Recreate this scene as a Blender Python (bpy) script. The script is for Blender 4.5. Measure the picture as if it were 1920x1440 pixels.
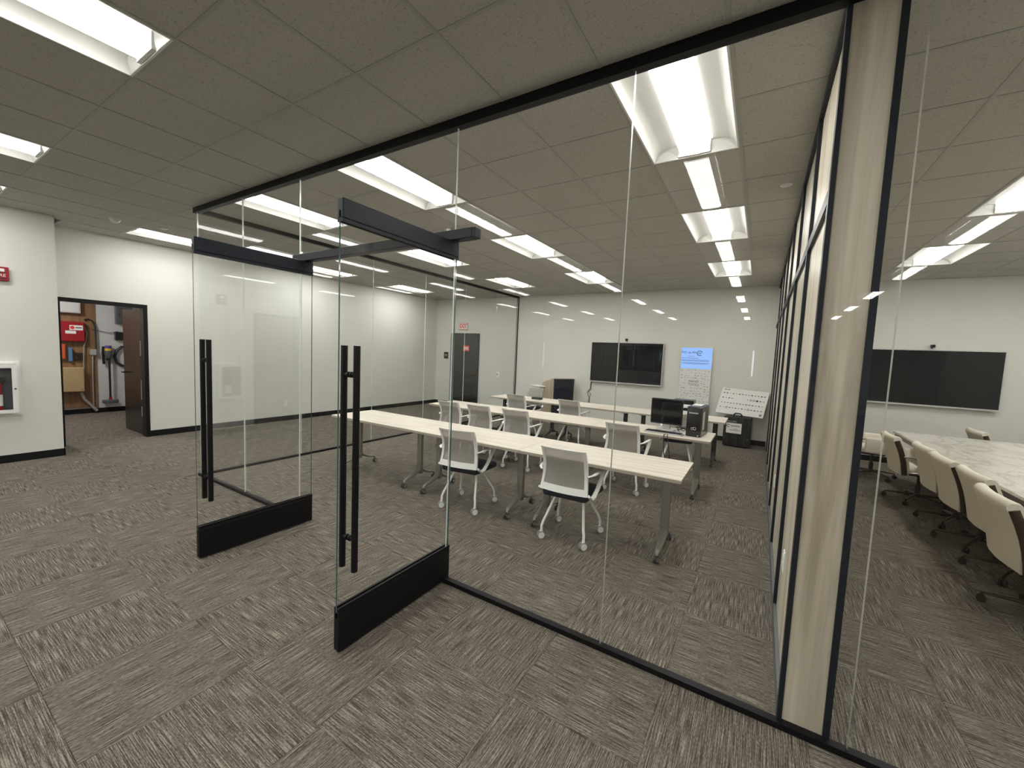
import bpy, bmesh, math, random
from mathutils import Vector, Matrix
random.seed(7)
PI = math.pi
scene = bpy.context.scene
for o in list(bpy.data.objects): bpy.data.objects.remove(o)

# ------------------------------------------------------------------ camera
F_PX = 757.21
CAM = Vector((0.242, -2.164, 1.6675))
def rot(a, b, c):
    return (Matrix.Rotation(a, 3, 'Z') @ Matrix.Rotation(b, 3, 'X') @ Matrix.Rotation(c, 3, 'Y'))
RC = rot(0.55003, -0.07745, -0.04287)
right, fwd, up = RC.col[0], RC.col[1], RC.col[2]
cam_d = bpy.data.cameras.new('camera')
cam_d.sensor_fit = 'HORIZONTAL'; cam_d.sensor_width = 36.0
cam_d.lens = F_PX / 1920 * 36.0
cam_d.clip_start = 0.05; cam_d.clip_end = 100
cam = bpy.data.objects.new('camera', cam_d)
scene.collection.objects.link(cam)
M4 = Matrix((right, up, -fwd)).transposed().to_4x4(); M4.translation = CAM
cam.matrix_world = M4
scene.camera = cam

# ------------------------------------------------------------------ world, exposure
world = bpy.data.worlds.new('world'); scene.world = world
world.use_nodes = True
world.node_tree.nodes['Background'].inputs[0].default_value = (0.5, 0.55, 0.62, 1)
world.node_tree.nodes['Background'].inputs[1].default_value = 0.15
vs = scene.view_settings
vs.view_transform = 'Standard'; vs.look = 'None'; vs.gamma = 1.0; vs.use_curve_mapping = False
vs.exposure = 1.54
LENS_POWER = 11.0            # emission of the fluorescent troffer lenses
scene.cycles.max_bounces = 10
scene.cycles.diffuse_bounces = 5
scene.cycles.glossy_bounces = 4
scene.cycles.transparent_max_bounces = 28
scene.cycles.transmission_bounces = 8
scene.cycles.sample_clamp_indirect = 6.0
scene.cycles.adaptive_threshold = 0.02

# ------------------------------------------------------------------ measures (metres)
T = 0.61                    # ceiling and carpet module
H = 3.19                    # ceiling height
YB = 7.37                   # back wall
XG = -5.507                 # glass side wall
XL = -8.42                  # corridor wall
XC = -7.80                  # projecting wall
XR = 4.80                   # conference room far side wall
YF = -16.3                  # far wall behind the camera
def ray(u, v): return right*((u-960)/F_PX) + fwd + up*(-(v-720)/F_PX)
def on(u, v, ax, val):
    d = ray(u, v); return CAM + d*((val-CAM[ax])/d[ax])
def onx(u, v, x): return on(u, v, 0, x)
def ony(u, v, y): return on(u, v, 1, y)
def onz(u, v, z): return on(u, v, 2, z)
def project(p):
    d = Vector(p)-CAM; f = d.dot(fwd)
    if f < 0.05: return None
    return (960+F_PX*d.dot(right)/f, 720-F_PX*d.dot(up)/f, f)

# ------------------------------------------------------------------ materials
MATS = {}
def newmat(name):
    m = bpy.data.materials.new(name); m.use_nodes = True
    nt = m.node_tree; b = nt.nodes['Principled BSDF']
    MATS[name] = m
    return m, nt, b
def lk(nt, a, b): nt.links.new(a, b)
def node(nt, t, **kw):
    n = nt.nodes.new(t)
    for k, v in kw.items(): setattr(n, k, v)
    return n
def plain(name, col, rough=0.5, metal=0.0, spec=0.5, noise=0.0, nscale=40, bump=0.0, bscale=200, coat=0.0):
    m, nt, b = newmat(name)
    b.inputs['Base Color'].default_value = (*col, 1)
    b.inputs['Roughness'].default_value = rough
    b.inputs['Metallic'].default_value = metal
    b.inputs['Specular IOR Level'].default_value = spec
    b.inputs['Coat Weight'].default_value = coat
    tc = node(nt, 'ShaderNodeTexCoord')
    if noise > 0:
        n = node(nt, 'ShaderNodeTexNoise'); n.inputs['Scale'].default_value = nscale; n.inputs['Detail'].default_value = 4
        lk(nt, tc.outputs['Object'], n.inputs['Vector'])
        r = node(nt, 'ShaderNodeMapRange'); r.inputs[3].default_value = 1-noise; r.inputs[4].default_value = 1+noise
        lk(nt, n.outputs['Fac'], r.inputs[0])
        mx = node(nt, 'ShaderNodeMix', data_type='RGBA', blend_type='MULTIPLY'); mx.inputs[0].default_value = 1
        mx.inputs[6].default_value = (*col, 1)
        lk(nt, r.outputs[0], mx.inputs[7]); lk(nt, mx.outputs[2], b.inputs['Base Color'])
    if bump > 0:
        n2 = node(nt, 'ShaderNodeTexNoise'); n2.inputs['Scale'].default_value = bscale; n2.inputs['Detail'].default_value = 3
        lk(nt, tc.outputs['Object'], n2.inputs['Vector'])
        bp = node(nt, 'ShaderNodeBump'); bp.inputs['Strength'].default_value = bump; bp.inputs['Distance'].default_value = 0.002
        lk(nt, n2.outputs['Fac'], bp.inputs['Height']); lk(nt, bp.outputs[0], b.inputs['Normal'])
    return m
def emissive(name, col, strength):
    m, nt, b = newmat(name)
    b.inputs['Base Color'].default_value = (0.9, 0.9, 0.9, 1)
    b.inputs['Emission Color'].default_value = (*col, 1)
    b.inputs['Emission Strength'].default_value = strength
    b.inputs['Roughness'].default_value = 0.4
    return m

plain('wall_paint', (0.73, 0.725, 0.68), 0.55, bump=0.12, bscale=350)
plain('black_base', (0.007, 0.007, 0.008), 0.55, spec=0.25)
plain('black_metal', (0.006, 0.006, 0.007), 0.45, spec=0.25, noise=0.1)
plain('navy_frame', (0.008, 0.011, 0.019), 0.45, spec=0.3)
plain('grey_rail', (0.16, 0.165, 0.18), 0.4, metal=0.3)
plain('tee', (0.42, 0.415, 0.38), 0.5)
plain('fixture_white', (0.82, 0.82, 0.79), 0.35)
plain('white_plastic', (0.86, 0.86, 0.84), 0.35)
plain('grey_plastic', (0.40, 0.39, 0.36), 0.5)
plain('caster_grey', (0.30, 0.30, 0.30), 0.5)
plain('caster_dark', (0.05, 0.05, 0.048), 0.5)
plain('table_edge', (0.42, 0.375, 0.31), 0.45)
plain('table_leg', (0.27, 0.265, 0.235), 0.4, metal=0.45)
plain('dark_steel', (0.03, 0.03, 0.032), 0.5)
plain('navy_fabric', (0.012, 0.014, 0.028), 0.9, noise=0.25, nscale=300, bump=0.4, bscale=900)
plain('dark_grey_fabric', (0.05, 0.05, 0.055), 0.9)
plain('cream_fabric', (0.78, 0.73, 0.63), 0.95, noise=0.12, nscale=250, bump=0.5, bscale=600)
plain('bronze', (0.075, 0.055, 0.04), 0.35, metal=0.6, noise=0.2, nscale=60)
plain('dark_bronze', (0.022, 0.018, 0.016), 0.25, metal=0.3, noise=0.2, nscale=8)
plain('chrome', (0.7, 0.7, 0.7), 0.15, metal=1.0)
plain('screen_black', (0.004, 0.005, 0.007), 0.05, spec=0.35)
plain('monitor_black', (0.012, 0.013, 0.016), 0.35)
plain('pc_black', (0.012, 0.012, 0.014), 0.25)
plain('silver', (0.62, 0.62, 0.62), 0.35, metal=0.5)
plain('paper', (0.80, 0.80, 0.78), 0.7)
plain('ink', (0.05, 0.05, 0.06), 0.8)
plain('ink_soft', (0.28, 0.29, 0.31), 0.8)
plain('ink_blue', (0.10, 0.16, 0.32), 0.8)
plain('red_paint', (0.32, 0.012, 0.02), 0.4, noise=0.08)
plain('red_letters', (0.75, 0.05, 0.05), 0.5)
plain('orange_plastic', (0.65, 0.10, 0.03), 0.5)
plain('blue_plastic', (0.10, 0.22, 0.40), 0.5)
plain('tan_board', (0.47, 0.34, 0.18), 0.6, noise=0.06)
plain('closet_white', (0.62, 0.62, 0.62), 0.6, noise=0.06, nscale=9)
plain('conduit', (0.42, 0.40, 0.36), 0.4, metal=0.3)
plain('grey_box', (0.12, 0.125, 0.135), 0.45, metal=0.2)
plain('yellow_plastic', (0.7, 0.42, 0.03), 0.4)
plain('violet_plastic', (0.10, 0.08, 0.35), 0.4)
plain('case_black', (0.012, 0.013, 0.014), 0.55, bump=0.3, bscale=500)
plain('sign_black', (0.02, 0.02, 0.02), 0.5)
plain('shade_grey', (0.16, 0.165, 0.17), 0.8, noise=0.1, nscale=4)
plain('dark_door', (0.010, 0.0105, 0.011), 0.08, spec=0.5)
plain('door_grey', (0.10, 0.10, 0.10), 0.4)
plain('brown_rubber', (0.02, 0.016, 0.014), 0.6)
def make_lens():      # diffuser: brightest along its underside, dimmer where the shell turns up to the housing
    m = emissive('lens', (1.0, 0.985, 0.94), LENS_POWER); nt = m.node_tree; b = nt.nodes['Principled BSDF']
    geo = node(nt, 'ShaderNodeNewGeometry'); sp = node(nt, 'ShaderNodeSeparateXYZ'); lk(nt, geo.outputs['True Normal'], sp.inputs[0])
    ab = node(nt, 'ShaderNodeMath', operation='ABSOLUTE'); lk(nt, sp.outputs['Z'], ab.inputs[0])
    r = node(nt, 'ShaderNodeMapRange', interpolation_type='SMOOTHSTEP'); r.inputs[1].default_value = 0.60; r.inputs[2].default_value = 0.93
    r.inputs[3].default_value = LENS_POWER*0.045; r.inputs[4].default_value = LENS_POWER
    lk(nt, ab.outputs[0], r.inputs[0]); lk(nt, r.outputs[0], b.inputs['Emission Strength'])
make_lens()
emissive('added_closet_lamp', (1.0, 0.96, 0.9), 75.0)  # glow of the unseen lamp added in the service room
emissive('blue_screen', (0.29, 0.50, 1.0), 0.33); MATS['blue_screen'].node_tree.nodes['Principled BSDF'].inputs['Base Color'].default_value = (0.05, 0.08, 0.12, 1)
emissive('daylight', (0.75, 0.87, 1.0), 5.0)
emissive('exit_glow', (0.9, 0.25, 0.28), 0.35)

def make_glass():
    m = bpy.data.materials.new('clear_glass'); m.use_nodes = True; MATS['clear_glass'] = m
    nt = m.node_tree; nt.nodes.clear()
    out = node(nt, 'ShaderNodeOutputMaterial')
    geo = node(nt, 'ShaderNodeNewGeometry')
    dot = node(nt, 'ShaderNodeVectorMath', operation='DOT_PRODUCT')
    lk(nt, geo.outputs['Normal'], dot.inputs[0]); lk(nt, geo.outputs['Incoming'], dot.inputs[1])
    ab = node(nt, 'ShaderNodeMath', operation='ABSOLUTE'); lk(nt, dot.outputs['Value'], ab.inputs[0])
    om = node(nt, 'ShaderNodeMath', operation='SUBTRACT', use_clamp=True); om.inputs[0].default_value = 1; lk(nt, ab.outputs[0], om.inputs[1])
    pw = node(nt, 'ShaderNodeMath', operation='POWER'); lk(nt, om.outputs[0], pw.inputs[0]); pw.inputs[1].default_value = 5
    ma = node(nt, 'ShaderNodeMath', operation='MULTIPLY_ADD', use_clamp=True); lk(nt, pw.outputs[0], ma.inputs[0])
    ma.inputs[1].default_value = 0.985; ma.inputs[2].default_value = 0.015
    tr = node(nt, 'ShaderNodeBsdfTransparent'); tr.inputs[0].default_value = (0.988, 0.994, 0.990, 1)
    gl = node(nt, 'ShaderNodeBsdfGlossy'); gl.inputs['Roughness'].default_value = 0.0; gl.inputs[0].default_value = (1, 1, 1, 1)
    mx = node(nt, 'ShaderNodeMixShader')
    lk(nt, ma.outputs[0], mx.inputs[0]); lk(nt, tr.outputs[0], mx.inputs[1]); lk(nt, gl.outputs[0], mx.inputs[2])
    lk(nt, mx.outputs[0], out.inputs[0])
make_glass()
plain('glass_edge', (0.74, 0.80, 0.77), 0.12, spec=0.8)
plain('glass_edge_dark', (0.04, 0.10, 0.10), 0.1, spec=0.8)

def make_mesh_fabric():
    m, nt, b = newmat('grey_mesh')
    b.inputs['Base Color'].default_value = (0.37, 0.34, 0.31, 1); b.inputs['Roughness'].default_value = 0.8
    out = nt.nodes['Material Output']
    tr = node(nt, 'ShaderNodeBsdfTransparent')
    mx = node(nt, 'ShaderNodeMixShader'); mx.inputs[0].default_value = 0.80
    lk(nt, tr.outputs[0], mx.inputs[1]); lk(nt, b.outputs[0], mx.inputs[2]); lk(nt, mx.outputs[0], out.inputs[0])
make_mesh_fabric()

def make_carpet():
    m, nt, b = newmat('carpet')
    uv = node(nt, 'ShaderNodeUVMap'); uv.uv_map = 'uv'
    def stripes(su, sv, detail):
        mp = node(nt, 'ShaderNodeMapping'); mp.inputs['Scale'].default_value = (su, sv, 1)
        lk(nt, uv.outputs[0], mp.inputs[0])
        n = node(nt, 'ShaderNodeTexNoise', noise_dimensions='2D'); n.inputs['Scale'].default_value = 1; n.inputs['Detail'].default_value = detail
        n.inputs['Roughness'].default_value = 0.5
        lk(nt, mp.outputs[0], n.inputs['Vector']); return n
    fine = stripes(6.5, 270, 0.0); mid = stripes(60, 300, 0.0); low = stripes(5, 30, 1)
    a = node(nt, 'ShaderNodeMath', operation='MULTIPLY_ADD'); lk(nt, fine.outputs[0], a.inputs[0]); a.inputs[1].default_value = 0.66
    a2 = node(nt, 'ShaderNodeMath', operation='MULTIPLY_ADD'); lk(nt, mid.outputs[0], a2.inputs[0]); a2.inputs[1].default_value = 0.34
    lk(nt, a2.outputs[0], a.inputs[2])
    a2.inputs[2].default_value = 0.0
    a3 = node(nt, 'ShaderNodeMath', operation='MULTIPLY_ADD'); lk(nt, low.outputs[0], a3.inputs[0]); a3.inputs[1].default_value = 0.07
    a3.inputs[2].default_value = -0.035
    s = node(nt, 'ShaderNodeMath', operation='ADD'); lk(nt, a.outputs[0], s.inputs[0]); lk(nt, a3.outputs[0], s.inputs[1])
    cr = node(nt, 'ShaderNodeValToRGB'); e = cr.color_ramp.elements
    e[0].position = 0.27; e[0].color = (0.060, 0.051, 0.042, 1)
    e[1].position = 0.75; e[1].color = (0.325, 0.290, 0.245, 1)
    x = cr.color_ramp.elements.new(0.50); x.color = (0.138, 0.120, 0.100, 1)
    lk(nt, s.outputs[0], cr.inputs[0]); lk(nt, cr.outputs[0], b.inputs['Base Color'])
    b.inputs['Roughness'].default_value = 0.95; b.inputs['Specular IOR Level'].default_value = 0.15
    bp = node(nt, 'ShaderNodeBump'); bp.inputs['Strength'].default_value = 0.5; bp.inputs['Distance'].default_value = 0.003
    lk(nt, s.outputs[0], bp.inputs['Height']); lk(nt, bp.outputs[0], b.inputs['Normal'])
make_carpet()

def make_tile():
    m, nt, b = newmat('ceiling_tile')
    geo = node(nt, 'ShaderNodeNewGeometry')
    n = node(nt, 'ShaderNodeTexNoise'); n.inputs['Scale'].default_value = 110; n.inputs['Detail'].default_value = 3
    n2 = node(nt, 'ShaderNodeTexNoise'); n2.inputs['Scale'].default_value = 95; n2.inputs['Detail'].default_value = 6; n2.inputs['Roughness'].default_value = 0.75
    lk(nt, geo.outputs['Position'], n.inputs['Vector']); lk(nt, geo.outputs['Position'], n2.inputs['Vector'])
    cr = node(nt, 'ShaderNodeValToRGB'); e = cr.color_ramp.elements
    e[0].position = 0.33; e[0].color = (0.26, 0.255, 0.23, 1)
    e[1].position = 0.46; e[1].color = (0.525, 0.515, 0.475, 1)
    lk(nt, n2.outputs[0], cr.inputs[0]); lk(nt, cr.outputs[0], b.inputs['Base Color'])
    b.inputs['Roughness'].default_value = 0.95; b.inputs['Specular IOR Level'].default_value = 0.1
    bp = node(nt, 'ShaderNodeBump'); bp.inputs['Strength'].default_value = 0.4; bp.inputs['Distance'].default_value = 0.003
    lk(nt, n.outputs[0], bp.inputs['Height']); lk(nt, bp.outputs[0], b.inputs['Normal'])
make_tile()

def make_wood(name, c1, c2, axis, stretch, scale, knots=False):
    m, nt, b = newmat(name)
    geo = node(nt, 'ShaderNodeNewGeometry')
    oi = node(nt, 'ShaderNodeObjectInfo')
    add = node(nt, 'ShaderNodeVectorMath', operation='ADD'); lk(nt, geo.outputs['Position'], add.inputs[0])
    sc = node(nt, 'ShaderNodeMath', operation='MULTIPLY'); lk(nt, oi.outputs['Random'], sc.inputs[0]); sc.inputs[1].default_value = 13
    lk(nt, sc.outputs[0], add.inputs[1])
    mp = node(nt, 'ShaderNodeMapping'); s = [scale, scale, scale]; s[axis] = scale/stretch
    mp.inputs['Scale'].default_value = s
    lk(nt, add.outputs[0], mp.inputs[0])
    n = node(nt, 'ShaderNodeTexNoise'); n.inputs['Scale'].default_value = 1; n.inputs['Detail'].default_value = 6; n.inputs['Roughness'].default_value = 0.6; n.inputs['Distortion'].default_value = 0.6
    lk(nt, mp.outputs[0], n.inputs['Vector'])
    cr = node(nt, 'ShaderNodeValToRGB'); e = cr.color_ramp.elements
    e[0].position = 0.32; e[0].color = (*c1, 1); e[1].position = 0.62; e[1].color = (*c2, 1)
    lk(nt, n.outputs[0], cr.inputs[0]); lk(nt, cr.outputs[0], b.inputs['Base Color'])
    b.inputs['Roughness'].default_value = 0.42
make_wood('panel_wood', (0.39, 0.335, 0.255), (0.68, 0.62, 0.505), 2, 14, 9)
make_wood('table_wood', (0.64, 0.58, 0.49), (0.84, 0.78, 0.69), 0, 22, 26)
make_wood('lectern_wood', (0.45, 0.36, 0.26), (0.58, 0.49, 0.38), 2, 12, 12)
make_wood('plywood', (0.17, 0.09, 0.045), (0.30, 0.17, 0.085), 2, 8, 10)

def make_marble():
    m, nt, b = newmat('marble')
    geo = node(nt, 'ShaderNodeNewGeometry')
    n = node(nt, 'ShaderNodeTexNoise'); n.inputs['Scale'].default_value = 1.2; n.inputs['Detail'].default_value = 8; n.inputs['Distortion'].default_value = 1.5
    mp = node(nt, 'ShaderNodeMapping'); mp.inputs['Rotation'].default_value = (0, 0, 0.7); mp.inputs['Scale'].default_value = (2.2, 0.7, 1)
    lk(nt, geo.outputs['Position'], mp.inputs[0]); lk(nt, mp.outputs[0], n.inputs['Vector'])
    cr = node(nt, 'ShaderNodeValToRGB'); e = cr.color_ramp.elements
    e[0].position = 0.46; e[0].color = (0.70, 0.67, 0.61, 1); e[1].position = 0.56; e[1].color = (0.70, 0.67, 0.61, 1)
    x = cr.color_ramp.elements.new(0.51); x.color = (0.56, 0.52, 0.46, 1)
    lk(nt, n.outputs[0], cr.inputs[0]); lk(nt, cr.outputs[0], b.inputs['Base Color'])
    b.inputs['Roughness'].default_value = 0.25
make_marble()

# ------------------------------------------------------------------ mesh helpers
COL = scene.collection
class MB:
    def __init__(s): s.v = []; s.f = []; s.m = []; s.uv = None
    def add(s, vs, fs, mi=0):
        k = len(s.v); s.v += [tuple(p) for p in vs]
        for f in fs: s.f.append(tuple(i+k for i in f)); s.m.append(mi)
        return s
    def box(s, x0, x1, y0, y1, z0, z1, mi=0):
        if x0 > x1: x0, x1 = x1, x0
        if y0 > y1: y0, y1 = y1, y0
        if z0 > z1: z0, z1 = z1, z0
        return s.add([(x0,y0,z0),(x1,y0,z0),(x1,y1,z0),(x0,y1,z0),(x0,y0,z1),(x1,y0,z1),(x1,y1,z1),(x0,y1,z1)],
                     [(0,3,2,1),(4,5,6,7),(0,1,5,4),(1,2,6,5),(2,3,7,6),(3,0,4,7)], mi)
    def pane(s, x0, x1, y0, y1, z0, z1, thin, gi=0, ei=1):
        k = len(s.m); s.box(x0, x1, y0, y1, z0, z1, ei)
        for q in ((3, 5) if thin == 0 else (2, 4)): s.m[k+q] = gi
        return s
    def bm(s, b, mi=0, M=None):
        b.verts.index_update()
        vs = [(M @ v.co if M else v.co.copy()) for v in b.verts]
        s.add(vs, [[v.index for v in f.verts] for f in b.faces], mi); b.free(); return s
    def rbox(s, x0, x1, y0, y1, z0, z1, r=0.01, seg=2, mi=0, M=None):
        b = bmesh.new(); bmesh.ops.create_cube(b, size=1)
        for v in b.verts: v.co = Vector(((x0+x1)/2+v.co.x*(x1-x0), (y0+y1)/2+v.co.y*(y1-y0), (z0+z1)/2+v.co.z*(z1-z0)))
        r = min(r, 0.49*min(x1-x0, y1-y0, z1-z0))
        bmesh.ops.bevel(b, geom=b.edges[:], offset=r, segments=seg, affect='EDGES', profile=0.5)
        return s.bm(b, mi, M)
    def tube(s, pts, r, n=8, mi=0, caps=True, flat=None):
        pts = [Vector(p) for p in pts]; rs = r if isinstance(r, (list, tuple)) else [r]*len(pts)
        rings = []; prev = None
        for i, p in enumerate(pts):
            if i == 0: t = pts[1]-p
            elif i == len(pts)-1: t = p-pts[i-1]
            else: t = (pts[i+1]-p).normalized()+(p-pts[i-1]).normalized()
            t.normalize()
            if prev is None:
                a = Vector((0,0,1)) if abs(t.z) < 0.9 else Vector((1,0,0))
                u = t.cross(a).normalized()
            else: u = (prev-t*prev.dot(t)).normalized()
            prev = u; w = t.cross(u)
            fu, fw = flat if flat else (1, 1)
            rings.append([p+u*math.cos(2*PI*j/n)*rs[i]*fu+w*math.sin(2*PI*j/n)*rs[i]*fw for j in range(n)])
        vs = [q for g in rings for q in g]; fs = []
        for i in range(len(pts)-1):
            for j in range(n):
                k = (j+1) % n; fs.append((i*n+j, i*n+k, (i+1)*n+k, (i+1)*n+j))
        if caps: fs.append(tuple(range(n-1, -1, -1))); fs.append(tuple((len(pts)-1)*n+j for j in range(n)))
        return s.add(vs, fs, mi)
    def cyl(s, p0, p1, r, n=16, mi=0, r1=None): return s.tube([p0, p1], [r, r if r1 is None else r1], n, mi)
    def prism(s, prof, axis, a, b, mi=0):
        n = len(prof)
        def P(q, t):
            return (t, q[0], q[1]) if axis == 0 else (q[0], t, q[1]) if axis == 1 else (q[0], q[1], t)
        vs = [P(q, a) for q in prof]+[P(q, b) for q in prof]
        fs = [tuple(range(n)), tuple(range(2*n-1, n-1, -1))]+[(i, (i+1) % n, n+(i+1) % n, n+i) for i in range(n)]
        k = len(s.f); s.add(vs, fs, mi); return s
    def sheet(s, prof, axis, a, b, mi=0):
        n = len(prof)
        def P(q, t):
            return (t, q[0], q[1]) if axis == 0 else (q[0], t, q[1]) if axis == 1 else (q[0], q[1], t)
        vs = [P(q, a) for q in prof]+[P(q, b) for q in prof]
        return s.add(vs, [(i, i+1, n+i+1, n+i) for i in range(n-1)], mi)
    def ring(s, c, R, r, axis=1, n=24, k=8, mi=0, a0=0, a1=2*PI):
        pts = []
        for i in range(n+1):
            a = a0+(a1-a0)*i/n; x, z = R*math.cos(a), R*math.sin(a)
            pts.append(Vector(c)+(Vector((x, 0, z)) if axis == 1 else Vector((0, x, z)) if axis == 0 else Vector((x, z, 0))))
        return s.tube(pts, r, k, mi)
    def disc(s, c, r, axis=2, n=20, mi=0):
        vs = []
        for i in range(n):
            a = 2*PI*i/n; p, q = r*math.cos(a), r*math.sin(a)
            vs.append(Vector(c)+(Vector((p,q,0)) if axis == 2 else Vector((p,0,q)) if axis == 1 else Vector((0,p,q))))
        return s.add(vs, [tuple(range(n))], mi)
    def move(s, M):
        s.v = [tuple(M @ Vector(p)) for p in s.v]; return s
    def mesh(s, name, mats, smooth=None):
        me = bpy.data.meshes.new(name); me.from_pydata(s.v, [], s.f)
        for mt in mats: me.materials.append(MATS[mt])
        me.polygons.foreach_set('material_index', s.m)
        b = bmesh.new(); b.from_mesh(me); bmesh.ops.recalc_face_normals(b, faces=b.faces); b.to_mesh(me); b.free()
        if smooth is not None:
            me.shade_smooth(); me.set_sharp_from_angle(angle=math.radians(smooth))
        me.update(); return me
    def build(s, name, mats, parent=None, smooth=None, world=False):
        if isinstance(mats, str): mats = [mats]
        if world and parent is not None:
            L = parent.matrix_basis.translation if parent.parent is None else parent.parent.matrix_basis.translation
            s.move(Matrix.Translation(-Vector(L)))
        o = bpy.data.objects.new(name, s.mesh(name, mats, smooth))
        COL.objects.link(o)
        if parent is not None: o.parent = parent
        return o
def tag(o, label=None, cat=None, group=None, kind=None):
    if label: o['label'] = label
    if cat: o['category'] = cat
    if group: o['group'] = group
    if kind: o['kind'] = kind
    return o
def thing(name, label, cat, loc=(0,0,0), rotz=0, group=None, kind=None):
    o = bpy.data.objects.new(name, None); COL.objects.link(o); o.empty_display_size = 0.1
    o.location = loc; o.rotation_euler = (0, 0, rotz)
    return tag(o, label, cat, group, kind)
def copy_tree(o, parent=None):
    c = o.copy(); COL.objects.link(c); c.parent = parent
    for ch in list(o.children): copy_tree(ch, c)
    return c
def text_mb(body, size, M, thick=0.0008, bold=0.0):
    cu = bpy.data.curves.new('lettering', 'FONT'); cu.body = body; cu.size = size; cu.extrude = thick; cu.offset = bold
    cu.align_x = 'CENTER'; cu.align_y = 'CENTER'; cu.resolution_u = 2
    o = bpy.data.objects.new('lettering', cu); COL.objects.link(o)
    me = bpy.data.meshes.new_from_object(o.evaluated_get(bpy.context.evaluated_depsgraph_get()))
    mb = MB().add([M @ v.co for v in me.vertices], [tuple(p.vertices) for p in me.polygons])
    bpy.data.objects.remove(o); bpy.data.curves.remove(cu); bpy.data.meshes.remove(me)
    return mb
# text facing -y (read from the front of the back wall)
def face_my(x, y, z, flip=1): return Matrix.Translation((x, y, z)) @ Matrix.Rotation(PI/2, 4, 'X') @ Matrix.Scale(flip, 4, (1,0,0))
# text facing +x (read from the room side of the left walls)
def face_px(x, y, z): return Matrix.Translation((x, y, z)) @ Matrix.Rotation(PI/2, 4, 'Z') @ Matrix.Rotation(PI/2, 4, 'X')

def tree_area(cx, cy, z):
    ps = [project((cx+a*T/2, cy+b*T/2, z)) for a, b in ((-1,-1),(1,-1),(1,1),(-1,1))]
    if any(p is None for p in ps): return 0
    if max(p[0] for p in ps) < 0 or min(p[0] for p in ps) > 1920 or max(p[1] for p in ps) < 0 or min(p[1] for p in ps) > 1440: return 0
    cl = [(min(max(p[0],0),1920), min(max(p[1],0),1440)) for p in ps]
    return abs(sum(cl[i][0]*cl[(i+1)%4][1]-cl[(i+1)%4][0]*cl[i][1] for i in range(4)))/2

# ------------------------------------------------------------------ floor: carpet tiles
floor = MB().box(-12.3, XR+0.2, YF-0.2, YB+0.2, -0.12, -0.006).build('floor', 'black_base')
tag(floor, 'brown grey striped carpet tiles laid quarter turned over the whole floor', 'floor', kind='structure')
def carpet_mesh(turn):
    h = T/2-0.0006; c = 0.0035
    vs = [(-h,-h,-0.006),(h,-h,-0.006),(h,h,-0.006),(-h,h,-0.006),(-h,-h,-0.0015),(h,-h,-0.0015),(h,h,-0.0015),(-h,h,-0.0015),
          (-h+c,-h+c,0),(h-c,-h+c,0),(h-c,h-c,0),(-h+c,h-c,0)]
    fs = [(8,9,10,11),(4,5,9,8),(5,6,10,9),(6,7,11,10),(7,4,8,11),(0,1,5,4),(1,2,6,5),(2,3,7,6),(3,0,4,7)]
    return vs, fs
def carpet_obj(name, cells):
    mb = MB(); uvs = []
    vs0, fs0 = carpet_mesh(0)
    for (cx, cy, turn, ou, ov) in cells:
        mb.add([(x+cx, y+cy, z) for x, y, z in vs0], fs0)
        for f in fs0:
            for i in f:
                x, y, _ = vs0[i]; uvs.append((x+ou, y+ov) if not turn else (y+ou, x+ov))
    me = bpy.data.meshes.new(name); me.from_pydata(mb.v, [], mb.f); me.materials.append(MATS['carpet'])
    ul = me.uv_layers.new(name='uv'); ul.data.foreach_set('uv', [c for q in uvs for c in q])
    return me
cells = []
for i in range(-21, 9):
    for j in range(-28, 13):
        cx, cy = -0.065+(i+0.5)*T, 0.05+(j+0.5)*T
        if not (-12.2 < cx < XR+0.3 and YF-0.2 < cy < YB+0.25): continue
        if cx < XL-0.2 and not (-1.6 < cy < 2.3): continue
        turn = (i+j) % 2
        cells.append((tree_area(cx, cy, 0), cx, cy, turn))
cells.sort(key=lambda c: -c[0])
variants = [[carpet_obj('carpet_tile', [(0,0,t,random.uniform(0,50),random.uniform(0,50))]) for _ in range(12)] for t in (0,1)]
for a, cx, cy, t in cells[:300]:
    o = bpy.data.objects.new('carpet_tile', random.choice(variants[t])); COL.objects.link(o); o.location = (cx, cy, 0); o.parent = floor
o = bpy.data.objects.new('carpet_field', carpet_obj('carpet_field', [(cx, cy, t, random.uniform(0,50), random.uniform(0,50)) for a, cx, cy, t in cells[300:]]))
COL.objects.link(o); o.parent = floor; o['kind'] = 'stuff'

# ------------------------------------------------------------------ ceiling: tiles, grid, lights
def ux(i): return i*T
def uy(j): return (j+2)*T-0.008
FIX = []      # (i, j0, zone)
for j in (-2, 2, 6):
    FIX += [(-1, j, 'training'), (-5, j, 'training'), (-8, j, 'training'), (-13, j, 'corridor')]
for j in (2, 6): FIX += [(3, j, 'conference'), (6, j, 'conference')]  # column by the side wall is unseen, added to brighten the conference room
for j in (-6, -10, -14, -18, -22, -26):
    FIX += [(-1, j, 'lobby'), (-5, j, 'lobby'), (-9, j, 'lobby'), (-12, j, 'lobby'), (3, j, 'lobby')]
FIX += [(3, -2, 'conference'), (6, -2, 'conference')]
occupied = {(i, j+d) for i, j, z in FIX for d in (0, 1)}
ceiling = MB().box(-12.3, XR+0.2, YF-0.2, YB+0.2, H+0.16, H+0.3).build('ceiling', 'wall_paint')
tag(ceiling, 'suspended acoustic tile ceiling with a narrow metal grid', 'ceiling', kind='structure')
tc = []
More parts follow.
